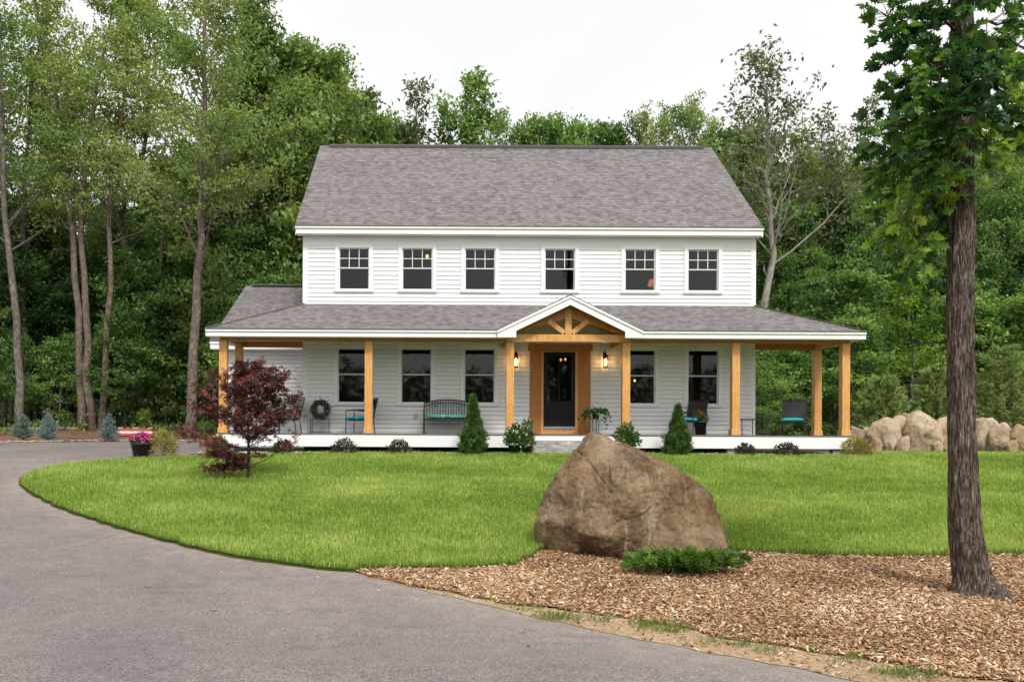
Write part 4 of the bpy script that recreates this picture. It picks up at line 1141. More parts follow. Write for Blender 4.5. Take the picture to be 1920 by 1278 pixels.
def potted(loc, label, w, h, pr, ph, seed, mat, leaf, bloom=None, nb=0, cat='potted plant', group=None, name='potted_plant', n=700, bs=.03):
    root = empty(name, loc, 0, label, cat, group); r = np.random.default_rng(seed)
    pot(root, pr*.72, pr, ph)
    pos, d = mound(r, n, w/2, w/2, h, ph, .35, .25)
    foliage('leaves', M[mat], root, pos, size=leaf, ratio=.5, up=0, axis=d + np.array([0, 0, .6]), ajit=.5, r=r)
    m = MB()
    for k in range(8):
        a = r.random()*6.28; m.tube([(0, 0, ph*.9), (math.cos(a)*w*.35, math.sin(a)*w*.35, ph+h*.8)], .005, 4)
    m.build('stem', M['weed'], root)
    if bloom:
        d = nrm(r.normal(size=(nb, 3))); d[:, 2] = np.abs(d[:, 2])*.8+.3; d[:, 1] -= .3
        flowers(root, M[bloom], d*np.array([w/2, w/2, h])*.95 + np.array([0, 0, ph]), .05, bs, seed)
    return root

# plant stand with ivy beside the door
x = P(1117, 790, 22.35).x
sv = empty('tall_plant_stand', (x, 22.35, DZ+.001), 0, 'slim black metal stand holding the trailing ivy right of the door', 'plant stand')
m = MB()
for a in (0, 2.09, 4.19):
    c, s = math.cos(a+.5), math.sin(a+.5); m.tube([(c*.15, s*.15, 0), (c*.10, s*.10, .05), (c*.085, s*.085, .42)], .008, 5)
for z in (.10, .42): m.tube([(math.cos(t_)*.09, math.sin(t_)*.09, z) for t_ in np.linspace(0, 6.283, 17)], .007, 5)
m.build('frame', M['black_metal'], sv)
iv = empty('trailing_ivy', (x, 22.35, DZ+.40), 0, 'dark green trailing ivy in a pot on the slim stand by the door', 'potted plant')
pot(iv, .075, .10, .13)
r = np.random.default_rng(8); pp = []; aa = []
for k in range(34):
    a = r.random()*6.28; L = .22 + .2*r.random(); drop = (.02 + .30*r.random()**2)*(1.6 if abs(math.cos(a)) > .75 else .8)
    for u in np.linspace(.1, 1, 14):
        pp.append((math.cos(a)*L*u**.8, math.sin(a)*L*u**.8*.7, .15 + .13*math.sin(u*2.6)*(.6+.6*r.random()) - drop*u**3)); aa.append((math.cos(a), math.sin(a), .3-u))
pp = np.array(pp) + r.normal(size=(len(pp), 3))*.018
foliage('leaves', M['arbor'], iv, pp, size=.075, ratio=.75, up=0, axis=np.array(aa), ajit=.6, r=r)

# pots and planters
potted(porch(1313, 22.3), 'square black planter of red flowers beside the black patio chair', .36, .24, .17, .36, 21, 'planter_leaf', .07, 'petal_red', 9, name='flower_pot', n=420)
potted(porch(447, 21.9), 'pot of red geraniums at the left end of the porch behind the red maple', .34, .28, .14, .30, 22, 'planter_leaf', .07, 'petal_red', 16, name='flower_pot', n=300)
potted(at(964, 20.55), 'bushy white flowering plant in the left of two black pots by the step', .46, .48, .15, .27, 23, 'planter_leaf', .10, 'petal_white', 12, name='flower_pot', n=520)
potted(at(988, 20.5), 'taller leafy plant in the right of two black pots by the step', .36, .62, .13, .25, 24, 'planter_leaf', .10, 'petal_white', 8, name='flower_pot', n=380)
potted(at(1174, 20.5), 'leafy red tinged plant in a pot behind the top of the boulder', .62, .48, .17, .25, 25, 'planter_leaf', .11, 'petal_red', 4, name='flower_pot', n=520, bs=.02)
potted(gpos(265, 858), 'round black pot of pink flowers where the lawn meets the drive', .44, .20, .235, .34, 26, 'planter_leaf', .09, 'petal_pink', 34, name='flower_pot', n=260, bs=.05)

# glass topped side table
t = empty('side_table', porch(1401, 22.4), 0, 'small black framed side table near the right corner of the house', 'table')
m = MB(); a, b, hh = .21, .2, .40
for sx in (-1, 1):
    for sy in (-1, 1): m.tube([(sx*a, sy*b, 0), (sx*a, sy*b, hh)], .012, 6)
m.build('leg_frame', M['black_metal'], t)
m = MB(); m.box(-a-.02, a+.02, -b-.02, -b+.005, hh, hh+.03); m.box(-a-.02, a+.02, b-.005, b+.02, hh, hh+.03); m.box(-a-.02, -a+.005, -b+.006, b-.006, hh, hh+.03); m.box(a-.005, a+.02, -b+.006, b-.006, hh, hh+.03)
m.build('rim', M['black_metal'], t)
m = MB(); m.box(-a+.006, a-.006, -b+.006, b-.006, hh+.012, hh+.02); m.build('glass_top', M['glass'], t)

# lights seen inside
def bulbs(px, py, D, label, mat, pts, rad):
    p = P(px, py, D); root = empty('indoor_light', p, 0, label, 'lamp')
    top = .5
    for k, (dx, dz) in enumerate(pts):
        m = MB(); m.lathe([(0, -rad*1.5), (rad, -rad*.3), (rad*.8, rad*.6), (0, rad)], (dx, 0, dz), 10); m.build('bulb', M[mat], root, True)
    m = MB()
    for dx, dz in pts: m.tube([(dx, 0, dz+rad), (dx*.3, 0, dz+.12), (0, 0, .25)], .008, 5)
    m.build('fixture', M['bronze'], root)
bulbs(1056, 674, 24.6, 'two glowing ceiling bulbs seen through the front door glass', 'bulb_soft', [(-.07, 0), (.06, .015)], .035)
bulbs(1190, 713, 24.0, 'single small glowing bulb inside the window right of the door', 'bulb_soft', [(0, 0)], .035)
def lampshade(px, py, D, label):
    p = P(px, py, D); root = empty('table_lamp', p, 0, label, 'lamp')
    m = MB(); m.lathe([(.10, .09), (.15, -.09)], (0,0,0), 18); m.build('lamp_shade', M['shade_glow'], root, True)
    m = MB(); m.lathe([(.012, .05), (.012, -.2), (.06, -.34), (.07, -.5), (.03, -.55), (0, -.55)], (0,0,0), 12); m.build('lamp_base', M['bronze'], root, True)
lampshade(1224, 530, 24.3, 'dim red shaded lamp inside the fifth upstairs window')
bulbs(801, 480, 24.3, 'orange glowing ceiling lamp inside the second upstairs window', 'bulb_soft', [(0, 0)], .05)

# ------------------------------------------------------------------ planting along the porch
def cone_leaves(r, n, h, w, z0, lump=.25, shell=.45, power=.9):
    z = r.random(n)**1.15; a = r.random(n)*6.283
    rad = w/2*((1-z)**power*(.55+.45*np.minimum(1, z*7)))
    lm = np.array([1 + lump*mnoise.noise((math.cos(q)*1.8, math.sin(q)*1.8, t*7)) + lump*mnoise.noise((math.cos(q)*5, math.sin(q)*5, t*16)) for q, t in zip(a, z)])
    u = shell + (1-shell)*r.random(n)**.5
    return np.stack([np.cos(a)*rad*u*lm, np.sin(a)*rad*u*lm, z0 + z*h], 1), np.stack([np.cos(a), np.sin(a), 0*a], 1)
def arborvitae(loc, h, w, seed, label, lean=0):
    r = np.random.default_rng(seed); root = empty('arborvitae', loc, 0, label, 'shrub', 'small arborvitae in front of the porch')
    pos, d = cone_leaves(r, 4600, h, w, .04, .55)
    pos[:, 0] += lean*(pos[:, 2]/h)**2
    top = np.array([(lean + r.normal()*.03*s, r.normal()*.03, h*(.92+.16*s)) for s in r.random(120)]); 
    P_ = np.concatenate([pos, top]); A_ = np.concatenate([d*.5, r.normal(size=(120, 3))*.3]) + np.array([0, 0, .9])
    foliage('foliage', M['arbor'], root, P_, size=.10, up=0, axis=A_, ajit=.34, shape=SPRAY, r=r)
    m = MB(); m.tube([(0, 0, -.1), (lean*.3, 0, h*.5), (lean, 0, h*.95)], [.03, .02, .006], 6); m.build('trunk', M['maple_bark'], root)
arborvitae(at(887, 20.35), 1.33, .70, 3, 'narrow cone shaped arborvitae in front of the bench')
arborvitae(at(1271, 20.4), 1.15, .68, 5, 'shorter arborvitae right of the boulder in front of the porch')
g1 = 'low dusky shrubs along the porch'
for px, w, h, sd, lb in ((531, .50, .30, 1, 'low dusky shrub beneath the right branches of the red maple'), (645, .62, .34, 2, 'low dusky shrub in front of the second porch post'), (748, .58, .32, 3, 'low dusky shrub left of the tall arborvitae'),
      (1397, .50, .26, 4, 'sparse low dusky shrub below the right corner of the house'), (1475, .60, .29, 5, 'low dusky shrub below the teal chair at the right porch end')):
    shrub('low_shrub', at(px, 20.45), lb, 'shrub', M['barberry'], w, h, 620, .07, sd, g1, .38)
shrub('golden_shrub', at(1606, 20.6), 'yellow green shrub at the right corner of the porch', 'shrub', M['gold'], .70, .42, 900, .09, 8, None, .3)
shrub('golden_shrub', gpos(303, 856), 'feathery yellow shrub beside the pot of pink flowers', 'shrub', M['gold'], .70, .56, 1300, .10, 9, None, .2)
shrub('golden_shrub', gpos(408, 862), 'pale yellow green shrub behind the left branches of the red maple', 'shrub', M['gold'], .55, .50, 800, .09, 10, None, .35)

# Japanese maple
r = np.random.default_rng(12); mloc = gpos(465, 901)
jm = empty('red_maple', mloc, 0, 'small purple red leaved maple growing in the lawn left of the porch', 'tree')
mb, sp, ti = grow(r, [(0, 0, -.1), (.01, 0, .5), (.0, .02, 1.05), (.07, 0, 1.6), (.05, 0, 2.08)], .036, nl=40, t0=.15, t1=.99,
    length=lambda t: 1.22*(1-t)**.6 + .22, elev=lambda t: 8 + 40*t, curve=.12, sub=5, twig=4, sublen=.46, flat=.8, leaf_n=3.8, leaf_spread=.05, r_top=.12)
for (px, py) in ((400, 880), (410, 850), (430, 700), (395, 760), (520, 720), (540, 770), (515, 690)):
    q = P(px, py, mloc[1]) - Vector(mloc); b0 = np.array([0, 0, max(.25, q.z*.55)]); e = np.array(q); e[1] = r.normal()*.2
    mb.tube([b0, (b0+e)/2 + np.array([0, 0, .06]), e], [.014, .009, .004], 5, False)
    k = 260; u = r.random(k)[:, None]**.6; c = b0*(1-u) + e*u + np.array([0, 0, .06])*(4*u*(1-u))
    sp = np.concatenate([sp, c + r.normal(size=(k, 3))*np.array([.10, .12, .035])*(.5+u)]); ti = np.concatenate([ti, np.clip(r.normal(.5, .2, k), 0, 1)])
mb.build('trunk', M['maple_bark'], jm, True)
foliage('crown', M['leaf_red'], jm, sp, ti, size=.085, up=1.3, shape=FAN, r=r)

# creeping juniper by the boulder
jl = gpos(1284, 1078); r = np.random.default_rng(14)
ju = empty('creeping_juniper', jl, 0, 'low spreading green juniper at the foot of the boulder', 'shrub')
m = MB(); pp = []; aa = []
for k in range(66):
    a = r.random()*6.28; L = (.12+.55*r.random()); d = np.array([math.cos(a)*1.12, math.sin(a)*.55, 0]); top = .06+.16*r.random()
    pts = [np.array([0, 0, .02]) + d*L*u + np.array([0, 0, (top*.8 + .07)*math.sin(.35 + u*2.0)]) for u in np.linspace(0, 1, 6)]
    m.tube([Vector(q) for q in pts], [.010, .008, .006, .005, .004, .002], 5, False)
    for u in np.linspace(.05, 1.05, 28):
        c = polyline(pts, u); side = np.array([-d[1], d[0], 0])
        for s in (-1, 1):
            pp.append(c + r.normal(size=3)*.012); aa.append(d*.8 + s*side*.7*r.random() + np.array([0, 0, .25]))
m.build('stem', M['maple_bark'], ju)
foliage('foliage', M['juniper'], ju, np.array(pp), size=.095, up=0, axis=np.array(aa), ajit=.25, shape=SPRAY, r=r)

# ------------------------------------------------------------------ rocks
def rock_mesh(planes, c, level, disp, seed, p=16, extra=None, sil=None, facet=None):
    bm = bmesh.new(); bmesh.ops.create_icosphere(bm, subdivisions=level, radius=1)
    c = Vector(c); N = [(Vector(n).normalized(), Vector(q)) for n, q in planes]; N = [(n, max(.02, n.dot(q-c))) for n, q in N]
    sd = Vector((seed*3.1, seed*1.7, seed))
    for v in bm.verts:
        d = v.co.normalized(); s = 0
        for n, dist in N:
            k = n.dot(d)/dist
            if k > 0: s += k**p
        v.co = c + d * s**(-1/p); v.normal = d
    if sil:                                     # fit the side outline measured on the photograph
        zt, xl, xr = sil; xs = np.array([[u.co.x, u.co.z] for u in bm.verts]); zb = np.linspace(-.1, xs[:, 1].max(), 26)
        lo = np.array([xs[np.abs(xs[:, 1]-b) < .05][:, 0].min() for b in zb]); hi = np.array([xs[np.abs(xs[:, 1]-b) < .05][:, 0].max() for b in zb])
        zm = xs[:, 1].max()
        for u in bm.verts:
            z = u.co.z; a, b = np.interp(z, zb, lo), np.interp(z, zb, hi); zz = z/zm*zt[-1]
            a2, b2 = np.interp(zz, zt, xl), np.interp(zz, zt, xr)
            u.co.x = a2 + (u.co.x - a)/max(.05, b-a)*(b2-a2); u.co.z = zz if z > 0 else z
    if facet:                                   # broken facets: flatten the skin towards scattered tangent planes
        nf, amt, lim = facet; bm.normal_update(); bm.verts.ensure_lookup_table(); rf_ = random.Random(seed+99)
        ids = [rf_.randrange(len(bm.verts)) for _ in range(nf)]
        sp_ = [(bm.verts[i].co.copy(), (bm.verts[i].normal + Vector((rf_.gauss(0, .16), rf_.gauss(0, .16), rf_.gauss(0, .16)))).normalized()) for i in ids]
        SA = np.array([a for a, b in sp_]); CA = np.array([u.co for u in bm.verts]); near = np.zeros(len(CA), int); best = np.full(len(CA), 1e9)
        wob = np.array([mnoise.noise_vector(u.co*3 + sd) for u in bm.verts])*.10
        for i, s_ in enumerate(SA):
            dd = ((CA + wob - s_)**2).sum(1); m_ = dd < best; best[m_] = dd[m_]; near[m_] = i
        for u, i in zip(bm.verts, near):
            a, b = sp_[i]; u.co = u.co + b*max(-lim, min(lim*.6, (a-u.co).dot(b)*amt))
    for v in bm.verts:
        d = (v.co - c).normalized(); q = v.co.copy()
        for sc, am in disp:
            if am > 0: q = q + d*am*mnoise.noise(q*sc + sd)
            else: q = q + d*(-am)*(abs(mnoise.noise(q*sc + sd))-.25)      # creases
        if extra: q = extra(q, d)
        v.co = q
    return bm
def rock_obj(name, bm, mat, loc, label=None, cat=None, group=None):
    me = bpy.data.meshes.new(name); bm.to_mesh(me); bm.free(); me.materials.append(mat)
    me.polygons.foreach_set('use_smooth', [True]*len(me.polygons))
    o = bpy.data.objects.new(name, me); COL.objects.link(o); o.location = loc
    return tag(o, label, cat, group)
bl = Vector(gpos(1190, 1050)); bl.y += .60; bl.x = P(1190, 1050, bl.y).x
kk = bl.y/F                                       # metres per photo pixel at the boulder's middle
cz_ = float(gz(bl.y)) - .02; bl.z = cz_
def bp(px, py, y=0):
    q = P(px, py, bl.y + y) - bl; return (q.x, y, q.z)
planes = [((-.86, -.22, .50), bp(1048, 892)), ((-.97, -.15, -.02), bp(1009, 985)), ((-.85, -.30, -.42), bp(1014, 1015, -.1)), ((-.50, -.72, -.48), (-.88, -.48, .30)),
          ((-.55, -.25, .80), bp(1105, 824)), ((.10, -.12, 1), bp(1145, 814)), ((.44, -.16, .86), bp(1235, 852)), ((.60, -.10, .76), bp(1295, 888)),
          ((.85, -.1, .50), bp(1340, 935)), ((.95, -.12, .30), bp(1362, 990)), ((.98, -.1, .16), bp(1377, 1030)),
          ((.16, -.95, .26), (.1, -.60, .75)), ((-.46, -.82, .34), (-.50, -.56, .78)), ((.52, -.78, .34), (.72, -.40, .55)),
          ((0, 1, .2), (0, .75, .6)), ((-.55, .8, .2), (-.6, .55, .6)), ((.6, .8, .2), (.7, .55, .5)), ((0, 0, -1), (0, 0, -.35)),
          ((-.1, -.98, -.12), (-.3, -.72, .2)), ((-.2, -.62, .76), (-.25, -.22, 1.36)), ((.35, -.62, .70), (.30, -.42, 1.12)), ((-.62, -.70, .12), (-.82, -.42, .62)), ((.10, -.99, .02), (.15, -.74, .35)), ((.75, -.52, .42), (1.0, -.30, .62))]
def crease(q, d):
    # a ledge crack running down from the crown, and shallow vertical flutes on the face
    if d.y < .1:
        e = abs((q.x + .62) + .62*(q.z - 1.1)) 
        q = q - d*.030*math.exp(-(e/.022)**2)*max(0, min(1, (q.z-.75)*4))
        e2 = abs((q.x - .33) + .30*(q.z - .9) + .05*math.sin(q.z*9)); q = q - d*.022*math.exp(-(e2/.03)**2)
        e3 = abs((q.x + .30) - .28*(q.z - .6) + .04*math.sin(q.z*7)); q = q - d*.028*math.exp(-(e3/.028)**2)*max(0, 1-abs(q.z-.6)*1.3)
        q = q + d*.018*mnoise.noise((q.x*6, q.y*6, q.z*1.3))
    return q
_sl = [bp(a, b, -.38) for a, b in ((1042,1052),(1030,1040),(1016,1012),(1009,985),(1020,955),(1034,925),(1048,897),(1066,870),(1084,846),(1099,824),(1118,815))]
_sr = [bp(a, b, -.12) for a, b in ((1384,1052),(1378,1030),(1372,1005),(1362,985),(1352,955),(1343,935),(1322,908),(1290,886),(1258,866),(1215,842),(1190,830),(1172,822),(1158,815))]
_zt = np.linspace(0, max(_sl[-1][2], _sr[-1][2]), 40)
SIL = (_zt, np.interp(_zt, [q[2] for q in _sl], [q[0] for q in _sl]), np.interp(_zt, [q[2] for q in _sr], [q[0] for q in _sr]))
bm = rock_mesh(planes, (.05, 0, .62), 7, [(1.1, .03), (2.2, -.05), (5.0, -.035), (11, -.022), (24, .010), (55, .006)], 4, 40, crease, sil=SIL, facet=(46, .75, .075))
rock_obj('boulder', bm, M['boulder'], bl, 'large brown granite boulder standing where the lawn meets the bark mulch', 'boulder')

def rnd_rock(loc, w, d, h, seed, label, mat, tilt=0):
    r = random.Random(seed); pl = []
    for ax in ((1,0,0),(-1,0,0),(0,1,0),(0,-1,0),(0,0,1),(0,0,-1)):
        n = Vector(ax) + Vector((r.gauss(0, .28), r.gauss(0, .28), r.gauss(0, .28))); n.normalize(); pl.append((n, n*(.90+.12*r.random())))
    for ax in [(a, b, c) for a in (-1, 1) for b in (-1, 1) for c in (-1, 1)]:
        n = Vector(ax).normalized() + Vector((r.gauss(0, .15), r.gauss(0, .15), r.gauss(0, .15))); n.normalize(); pl.append((n, n*(1.0+.16*r.random())))
    for k in range(9):
        n = Vector((r.gauss(0, 1), r.gauss(0, 1), r.gauss(0, 1))).normalized(); m = .95 + .22*r.random()
        pl.append((n, n*m))
    bm = rock_mesh(pl, (0, 0, 0), 5, [(1.5, .06), (3.2, -.11), (7, -.05), (14, .02)], seed, 26, facet=(16, .7, .12))
    bmesh.ops.transform(bm, matrix=Matrix.Translation((0, 0, h*.42)) @ Matrix.Rotation(tilt, 4, 'Y') @ Matrix.Diagonal((w/2, d/2, h*.58, 1)), verts=bm.verts)
    return rock_obj('wall_boulder', bm, mat, loc, label, 'boulder', 'pale boulders along the right edge of the lawn')
RK = [  # centre px, base py, top py, width px, depth, label
 (1607, 834, 803, 26, 24.6, 'small pale boulder farthest left in the rock row, just right of the porch', 'wall_rock', 0),
 (1626, 838, 802, 28, 23.6, 'small pointed grey boulder second from the left in the rock row', 'wall_rock', .3),
 (1660, 842, 789, 52, 23.3, 'squarish pale grey boulder third from the left in the rock row', 'wall_rock', 0),
 (1684, 838, 784, 46, 24.0, 'pale boulder tucked behind the squarish grey one', 'wall_rock', .4),
 (1705, 830, 784, 40, 24.9, 'rounded tan boulder peeking out behind the largest pale boulder', 'wall_rock_tan', 0),
 (1725, 843, 779, 68, 23.1, 'largest pale boulder in the rock row, left of the oak trunk', 'wall_rock', .1),
 (1765, 830, 780, 40, 24.6, 'leaning pale boulder on top just left of the oak trunk', 'wall_rock', .6),
 (1768, 846, 800, 44, 23.2, 'tan boulder in the row partly hidden by the oak trunk', 'wall_rock_tan', 0),
 (1843, 843, 783, 56, 23.4, 'pale square topped boulder just right of the oak trunk', 'wall_rock', -.1),
 (1868, 836, 788, 34, 24.3, 'grey capstone boulder wedged behind two boulders right of the oak', 'wall_rock', -.5),
 (1876, 846, 800, 42, 22.9, 'egg shaped pale boulder second right of the oak trunk', 'wall_rock', 0),
 (1915, 848, 806, 44, 22.6, 'orange tan boulder at the far right of the rock row', 'wall_rock_tan', .2),
 (1643, 843, 822, 18, 22.9, 'small tan stone in front of the pointed grey boulder', 'wall_rock_tan', 0),
 (1693, 845, 818, 20, 22.8, 'small pale stone filling the gap before the largest boulder', 'wall_rock', .2),
 (1757, 847, 826, 18, 22.7, 'small pale stone at the foot of the largest boulder', 'wall_rock', -.2),
 (1897, 849, 826, 18, 22.4, 'small brown stone between the last two boulders at the right', 'wall_rock_tan', .1),
 (1950, 850, 800, 50, 22.3, 'tan boulder cut off by the right edge of the photo', 'wall_rock_tan', .1)]
for i, (px, pb, pt, wpx, D, lb, mt, tl) in enumerate(RK):
    a = P(px, pb, D); b = P(px, pt, D); z0 = float(gz(D)) - .05; hgt = b.z - z0
    rnd_rock((a.x, D, z0), wpx*D/F*1.0, wpx*D/F*.9, hgt, 40+i, lb, M[mt], tl)
# planting bank behind the stone row
sheet('earth_bank', [(13.2, 24.2), (15, 24.0), (24, 23.3), (40, 23), (40, 29), (24, 29), (14.5, 28)], M['bank'], .0, .5, hump=lambda v: .62*np.clip((v[:, 1]-23.6)/1.2, 0, 1)*np.clip((v[:, 0]-13.4)/1.5, 0, 1)*np.clip((29-v[:, 1])/2, 0, 1))

# ------------------------------------------------------------------ far side of the drive
def spruce(loc, h, w, seed, label, mat):
    r = np.random.default_rng(seed); root = empty('spruce', loc, 0, label, 'shrub', 'young blue spruces along the drive')
    m = MB(); m.tube([(0, 0, -.1), (0, 0, h*.97)], [.035, .008], 6); pp = []; aa = []
    nw = 15
    for k in range(nw):
        z = h*(.10 + .86*k/nw); L = w/2*(1-(k/nw))**.85*1.02 + .03; nb_ = int(7+9*(1-k/nw))
        for j in range(nb_):
            a = r.random()*6.28; d = np.array([math.cos(a), math.sin(a), .28+.35*k/nw + r.normal()*.1]); LL = L*(.75+.4*r.random())
            pts = [np.array([0, 0, z]), np.array([0, 0, z]) + d*LL*.5, np.array([0, 0, z+.05*LL]) + d*LL]
            m.tube([Vector(q) for q in pts], [.010, .006, .003], 4, False)
            for u in np.linspace(.15, 1.05, max(4, int(LL/.028))):
                c = polyline(pts, u)
                for q in range(6): pp.append(c + r.normal(size=3)*.006); aa.append(d*.8 + r.normal(size=3)*.75)
    for q in range(60): pp.append((r.normal()*.008, r.normal()*.008, h*(.9+.1*r.random()))); aa.append(r.normal(size=3)*.5+np.array([0, 0, .8]))
    m.build('trunk', M['bark'], root); foliage('needles', mat, root, np.array(pp), size=.052, ratio=.17, up=0, axis=np.array(aa), ajit=.1, shape=NEEDLE, r=r)
spruce(gpos(43, 826), .86, .70, 1, 'greenish young spruce, broadest of the three by the drive', M['spruce_green'])
spruce(gpos(90, 827.5), .92, .66, 2, 'blue green young spruce between the other two by the drive', M['spruce'])
spruce(gpos(203, 827.5), .92, .62, 3, 'palest silvery blue young spruce in front of the three stemmed tree', M['spruce'])
x, y = G(268, 822); r = np.random.default_rng(4)
sp_ = empty('sapling', (x, y, float(gz(y))), 0, 'thin green leaved sapling beside the red boards across the drive', 'tree')
mb, s2, t2 = grow(r, [(0, 0, -.1), (.01, 0, .4), (0, 0, .85)], .012, nl=12, t0=.45, t1=1, length=lambda t: .30, elev=lambda t: 40, sub=3, twig=3, leaf_n=5, leaf_spread=.04, flat=.3)
mb.build('trunk', M['bark_pale'], sp_); foliage('crown', M['leaf_bright'], sp_, s2, t2, size=.085, up=.8, r=r)
# boards and peeled log
bx, by = G(258, 818); bs_ = empty('board_stack', (bx, by, float(gz(by))+.03), R(2), 'low stack of red and white boards lying across the drive', 'boards')
for k in range(3):
    m = MB(); m.box(-.64+.02*k, .64-.03*k, -.3, .3, .0+.085*k, .075+.085*k); m.build('board', M['red_board'] if k != 1 else M['trim'], bs_, bevel=.006)
for k in range(5):
    m = MB(); m.box(-.60+.26*k, -.42+.26*k, -.31, -.25, .258, .30); m.build('offcut', M['red_board'] if k % 2 else M['pale_log'], bs_, bevel=.004)
def log(px0, px1, py, rad, label, seed):
    a = Vector(gpos(px0, py)); b = Vector(gpos(px1, py)); r = random.Random(seed); m = MB(); c = (a+b)/2; c.z += rad*.8
    n = 10; m.tube([(a.lerp(b, k/n) - Vector((c.x, c.y, a.lerp(b, k/n).z)) + Vector((0, r.gauss(0, .05), r.gauss(0, .015)))) for k in range(n+1)], [rad*(1-.35*k/n) for k in range(n+1)], 8)
    o = m.build('log', M['pale_log'], None, True); o.location = c; tag(o, label, 'log')
log(-60, 75, 807, .10, 'pale peeled log at the wood edge behind the two left spruces', 1)
log(108, 232, 806.5, .10, 'pale peeled log lying below the three stemmed tree', 2)
def dry_leaf(px, py, s, lb, seed):
    x, y = G(px, py); m = MB(); r = random.Random(seed); m.add([(0, 0, .004), (s*.5, s*.22, .014), (s, 0, .006), (s*.5, -s*.22, .010)], [(0, 1, 2), (0, 2, 3)])
    o = m.build('fallen_leaf', M['dry_leaf']); o.location = (x, y, float(gz(y))+.003); o.rotation_euler = (0, 0, r.random()*6); tag(o, lb, 'leaf')
dry_leaf(392, 1146, .10, 'dry fallen leaf lying in the middle of the drive', 1)
dry_leaf(270, 1099, .08, 'smaller dry fallen leaf on the drive left of the middle one', 2)
dry_leaf(268, 1218, .06, 'tiny pale leaf nearest the camera on the drive', 3)
# ------------------------------------------------------------------ the near oak
OD = 8.8
oy0 = G(1832, 1114)[1]; OD = oy0
oloc = Vector((P(1803, 800, OD).x, OD, float(gz(OD))))
oak = empty('oak_tree', oloc, 0, 'tall rough barked oak standing in the bark mulch at the right', 'tree')
prof = [(1135,1850,76),(1118,1845,62),(1104,1835,47),(1085,1826,37),(1050,1818,31),(1000,1812,27.5),(900,1806,24.5),(800,1803,23),(600,1800,22),(300,1802,21),(0,1804,19),(-500,1806,17),(-1100,1800,11)]
pz = [(P(c, y, OD) - oloc, w_/F*OD) for y, c, w_ in prof]
zs = np.array([a.z for a, _ in pz]); xs_ = np.array([a.x for a, _ in pz]); ws_ = np.array([b for _, b in pz])
rows = np.concatenate([np.linspace(zs[0], 5.6, 300), np.linspace(5.7, zs[-1], 40)]); nc = 72
V = []
for z in rows:
    cx, rr_ = np.interp(z, zs, xs_), np.interp(z, zs, ws_)
    fl = max(0, 1-(z+.05)/.42)
    for k in range(nc):
        a = 2*math.pi*k/nc; c, s = math.cos(a), math.sin(a)
        rd = rr_*(1 + fl*.16*math.sin(a*4+.7)) 
        q = Vector((c*rr_*42, s*rr_*42, z*2.6))
        fur = abs(mnoise.noise(q*.55)) - .22
        fur2 = abs(mnoise.noise(q*1.25 + Vector((4, 4, 4))))-.2
        rd += .030*fur + .016*fur2 + .008*mnoise.noise((c*2, s*2, z*2.3))
        V.append((cx + c*rd, s*rd*1.0, z))
nr = len(rows)
Fq = np.array([[j*nc+i, j*nc+(i+1) % nc, (j+1)*nc+(i+1) % nc, (j+1)*nc+i] for j in range(nr-1) for i in range(nc)])
mesh_np('trunk', np.array(V), Fq, M['oak_bark'], oak, None, True)
r = np.random.default_rng(77); mb = MB(); pp = []; aa = []; tt = []
LIMBS = [(70,1660,28,-.1),(20,1690,-20,.2),(60,1700,60,-.5),(125,1668,112,-.2),(120,1690,160,.3),(175,1655,215,.1),(200,1662,255,-.4),(215,1652,290,.3),(240,1668,330,-.2),(250,1665,370,.4),(262,1700,400,-.4),
         (285,1668,450,.1),(280,1720,470,-.3),(300,1745,500,.2),(265,1735,350,-.7),(290,1690,490,.4),(225,1720,300,-.8),(150,1740,190,-.9),(115,1750,130,-.8),
         (30,1900,-10,.2),(60,1950,40,-.3),(90,1930,90,.3),(120,1945,150,-.4),(150,1915,185,-.8),(185,1960,220,.1),(200,1925,250,-.3),(225,1890,262,.4),(240,1862,290,-.3),(140,1860,150,-1.0),(185,1835,200,-1.0),(120,1815,120,-1.1),(200,1790,235,-.9),(250,1800,270,.8),
         (-60,1700,-90,.2),(-120,1900,-160,-.3),(-160,1760,-220,-.7),(-200,1860,-280,.5),(-300,1750,-400,.3),(-350,1880,-450,-.2),(170,1760,215,.9),(100,1870,110,.9),(10,1760,5,-.6),(15,1850,0,-.7),(215,1700,245,.8),(130,1720,140,.8)]
for (sy, ex, ey, dy) in LIMBS:
    a = np.array(P(1803, sy, OD) - oloc); b = np.array(P(ex, ey, OD + dy) - oloc)
    L = np.linalg.norm(b-a); up = np.array([0, 0, .10*L])
    pts = [a + (b-a)*u + up*math.sin(u*3.14) + (r.normal(size=3)*.03 if 0 < u < 1 else 0) for u in np.linspace(0, 1, 8)]
    mb.tube([Vector(q) for q in pts], list(np.linspace(.020, .004, 8)), 6, False)
    lt = r.normal(.42, .16) + (.20 if (ey > 380 and ex < 1780) else 0)  # lower left sprays tinted lighter: light through the leaves put into the colour
    for k in range(int(14 + 9*L)):
        u = .22 + .8*r.random()**.8; c = polyline(pts, min(u, .999)); d = nrm((b-a)[None])[0]*.7 + r.normal(size=3)*np.array([.6, .6, .3]); d /= np.linalg.norm(d)
        e = c + d*(.14+.16*r.random()); mb.tube([Vector(c), Vector((c+e)/2 + np.array([0, 0, .02])), Vector(e)], [.005, .003, .002], 4, False)
        nl_ = 5 + int(r.random()*3)
        for q in range(nl_):
            ang = q*2.4 + r.random(); w0 = np.cross(d, (0, 0, 1)); w0 /= max(1e-6, np.linalg.norm(w0)); w1 = np.cross(d, w0)
            pp.append(e - d*.05*r.random()); aa.append(d*.7 + (w0*math.cos(ang) + w1*.5*math.sin(ang))*.8 + np.array([0, 0, -.22])); tt.append(lt + r.normal()*.15)
mb.build('limb', M['oak_bark'], oak, True)
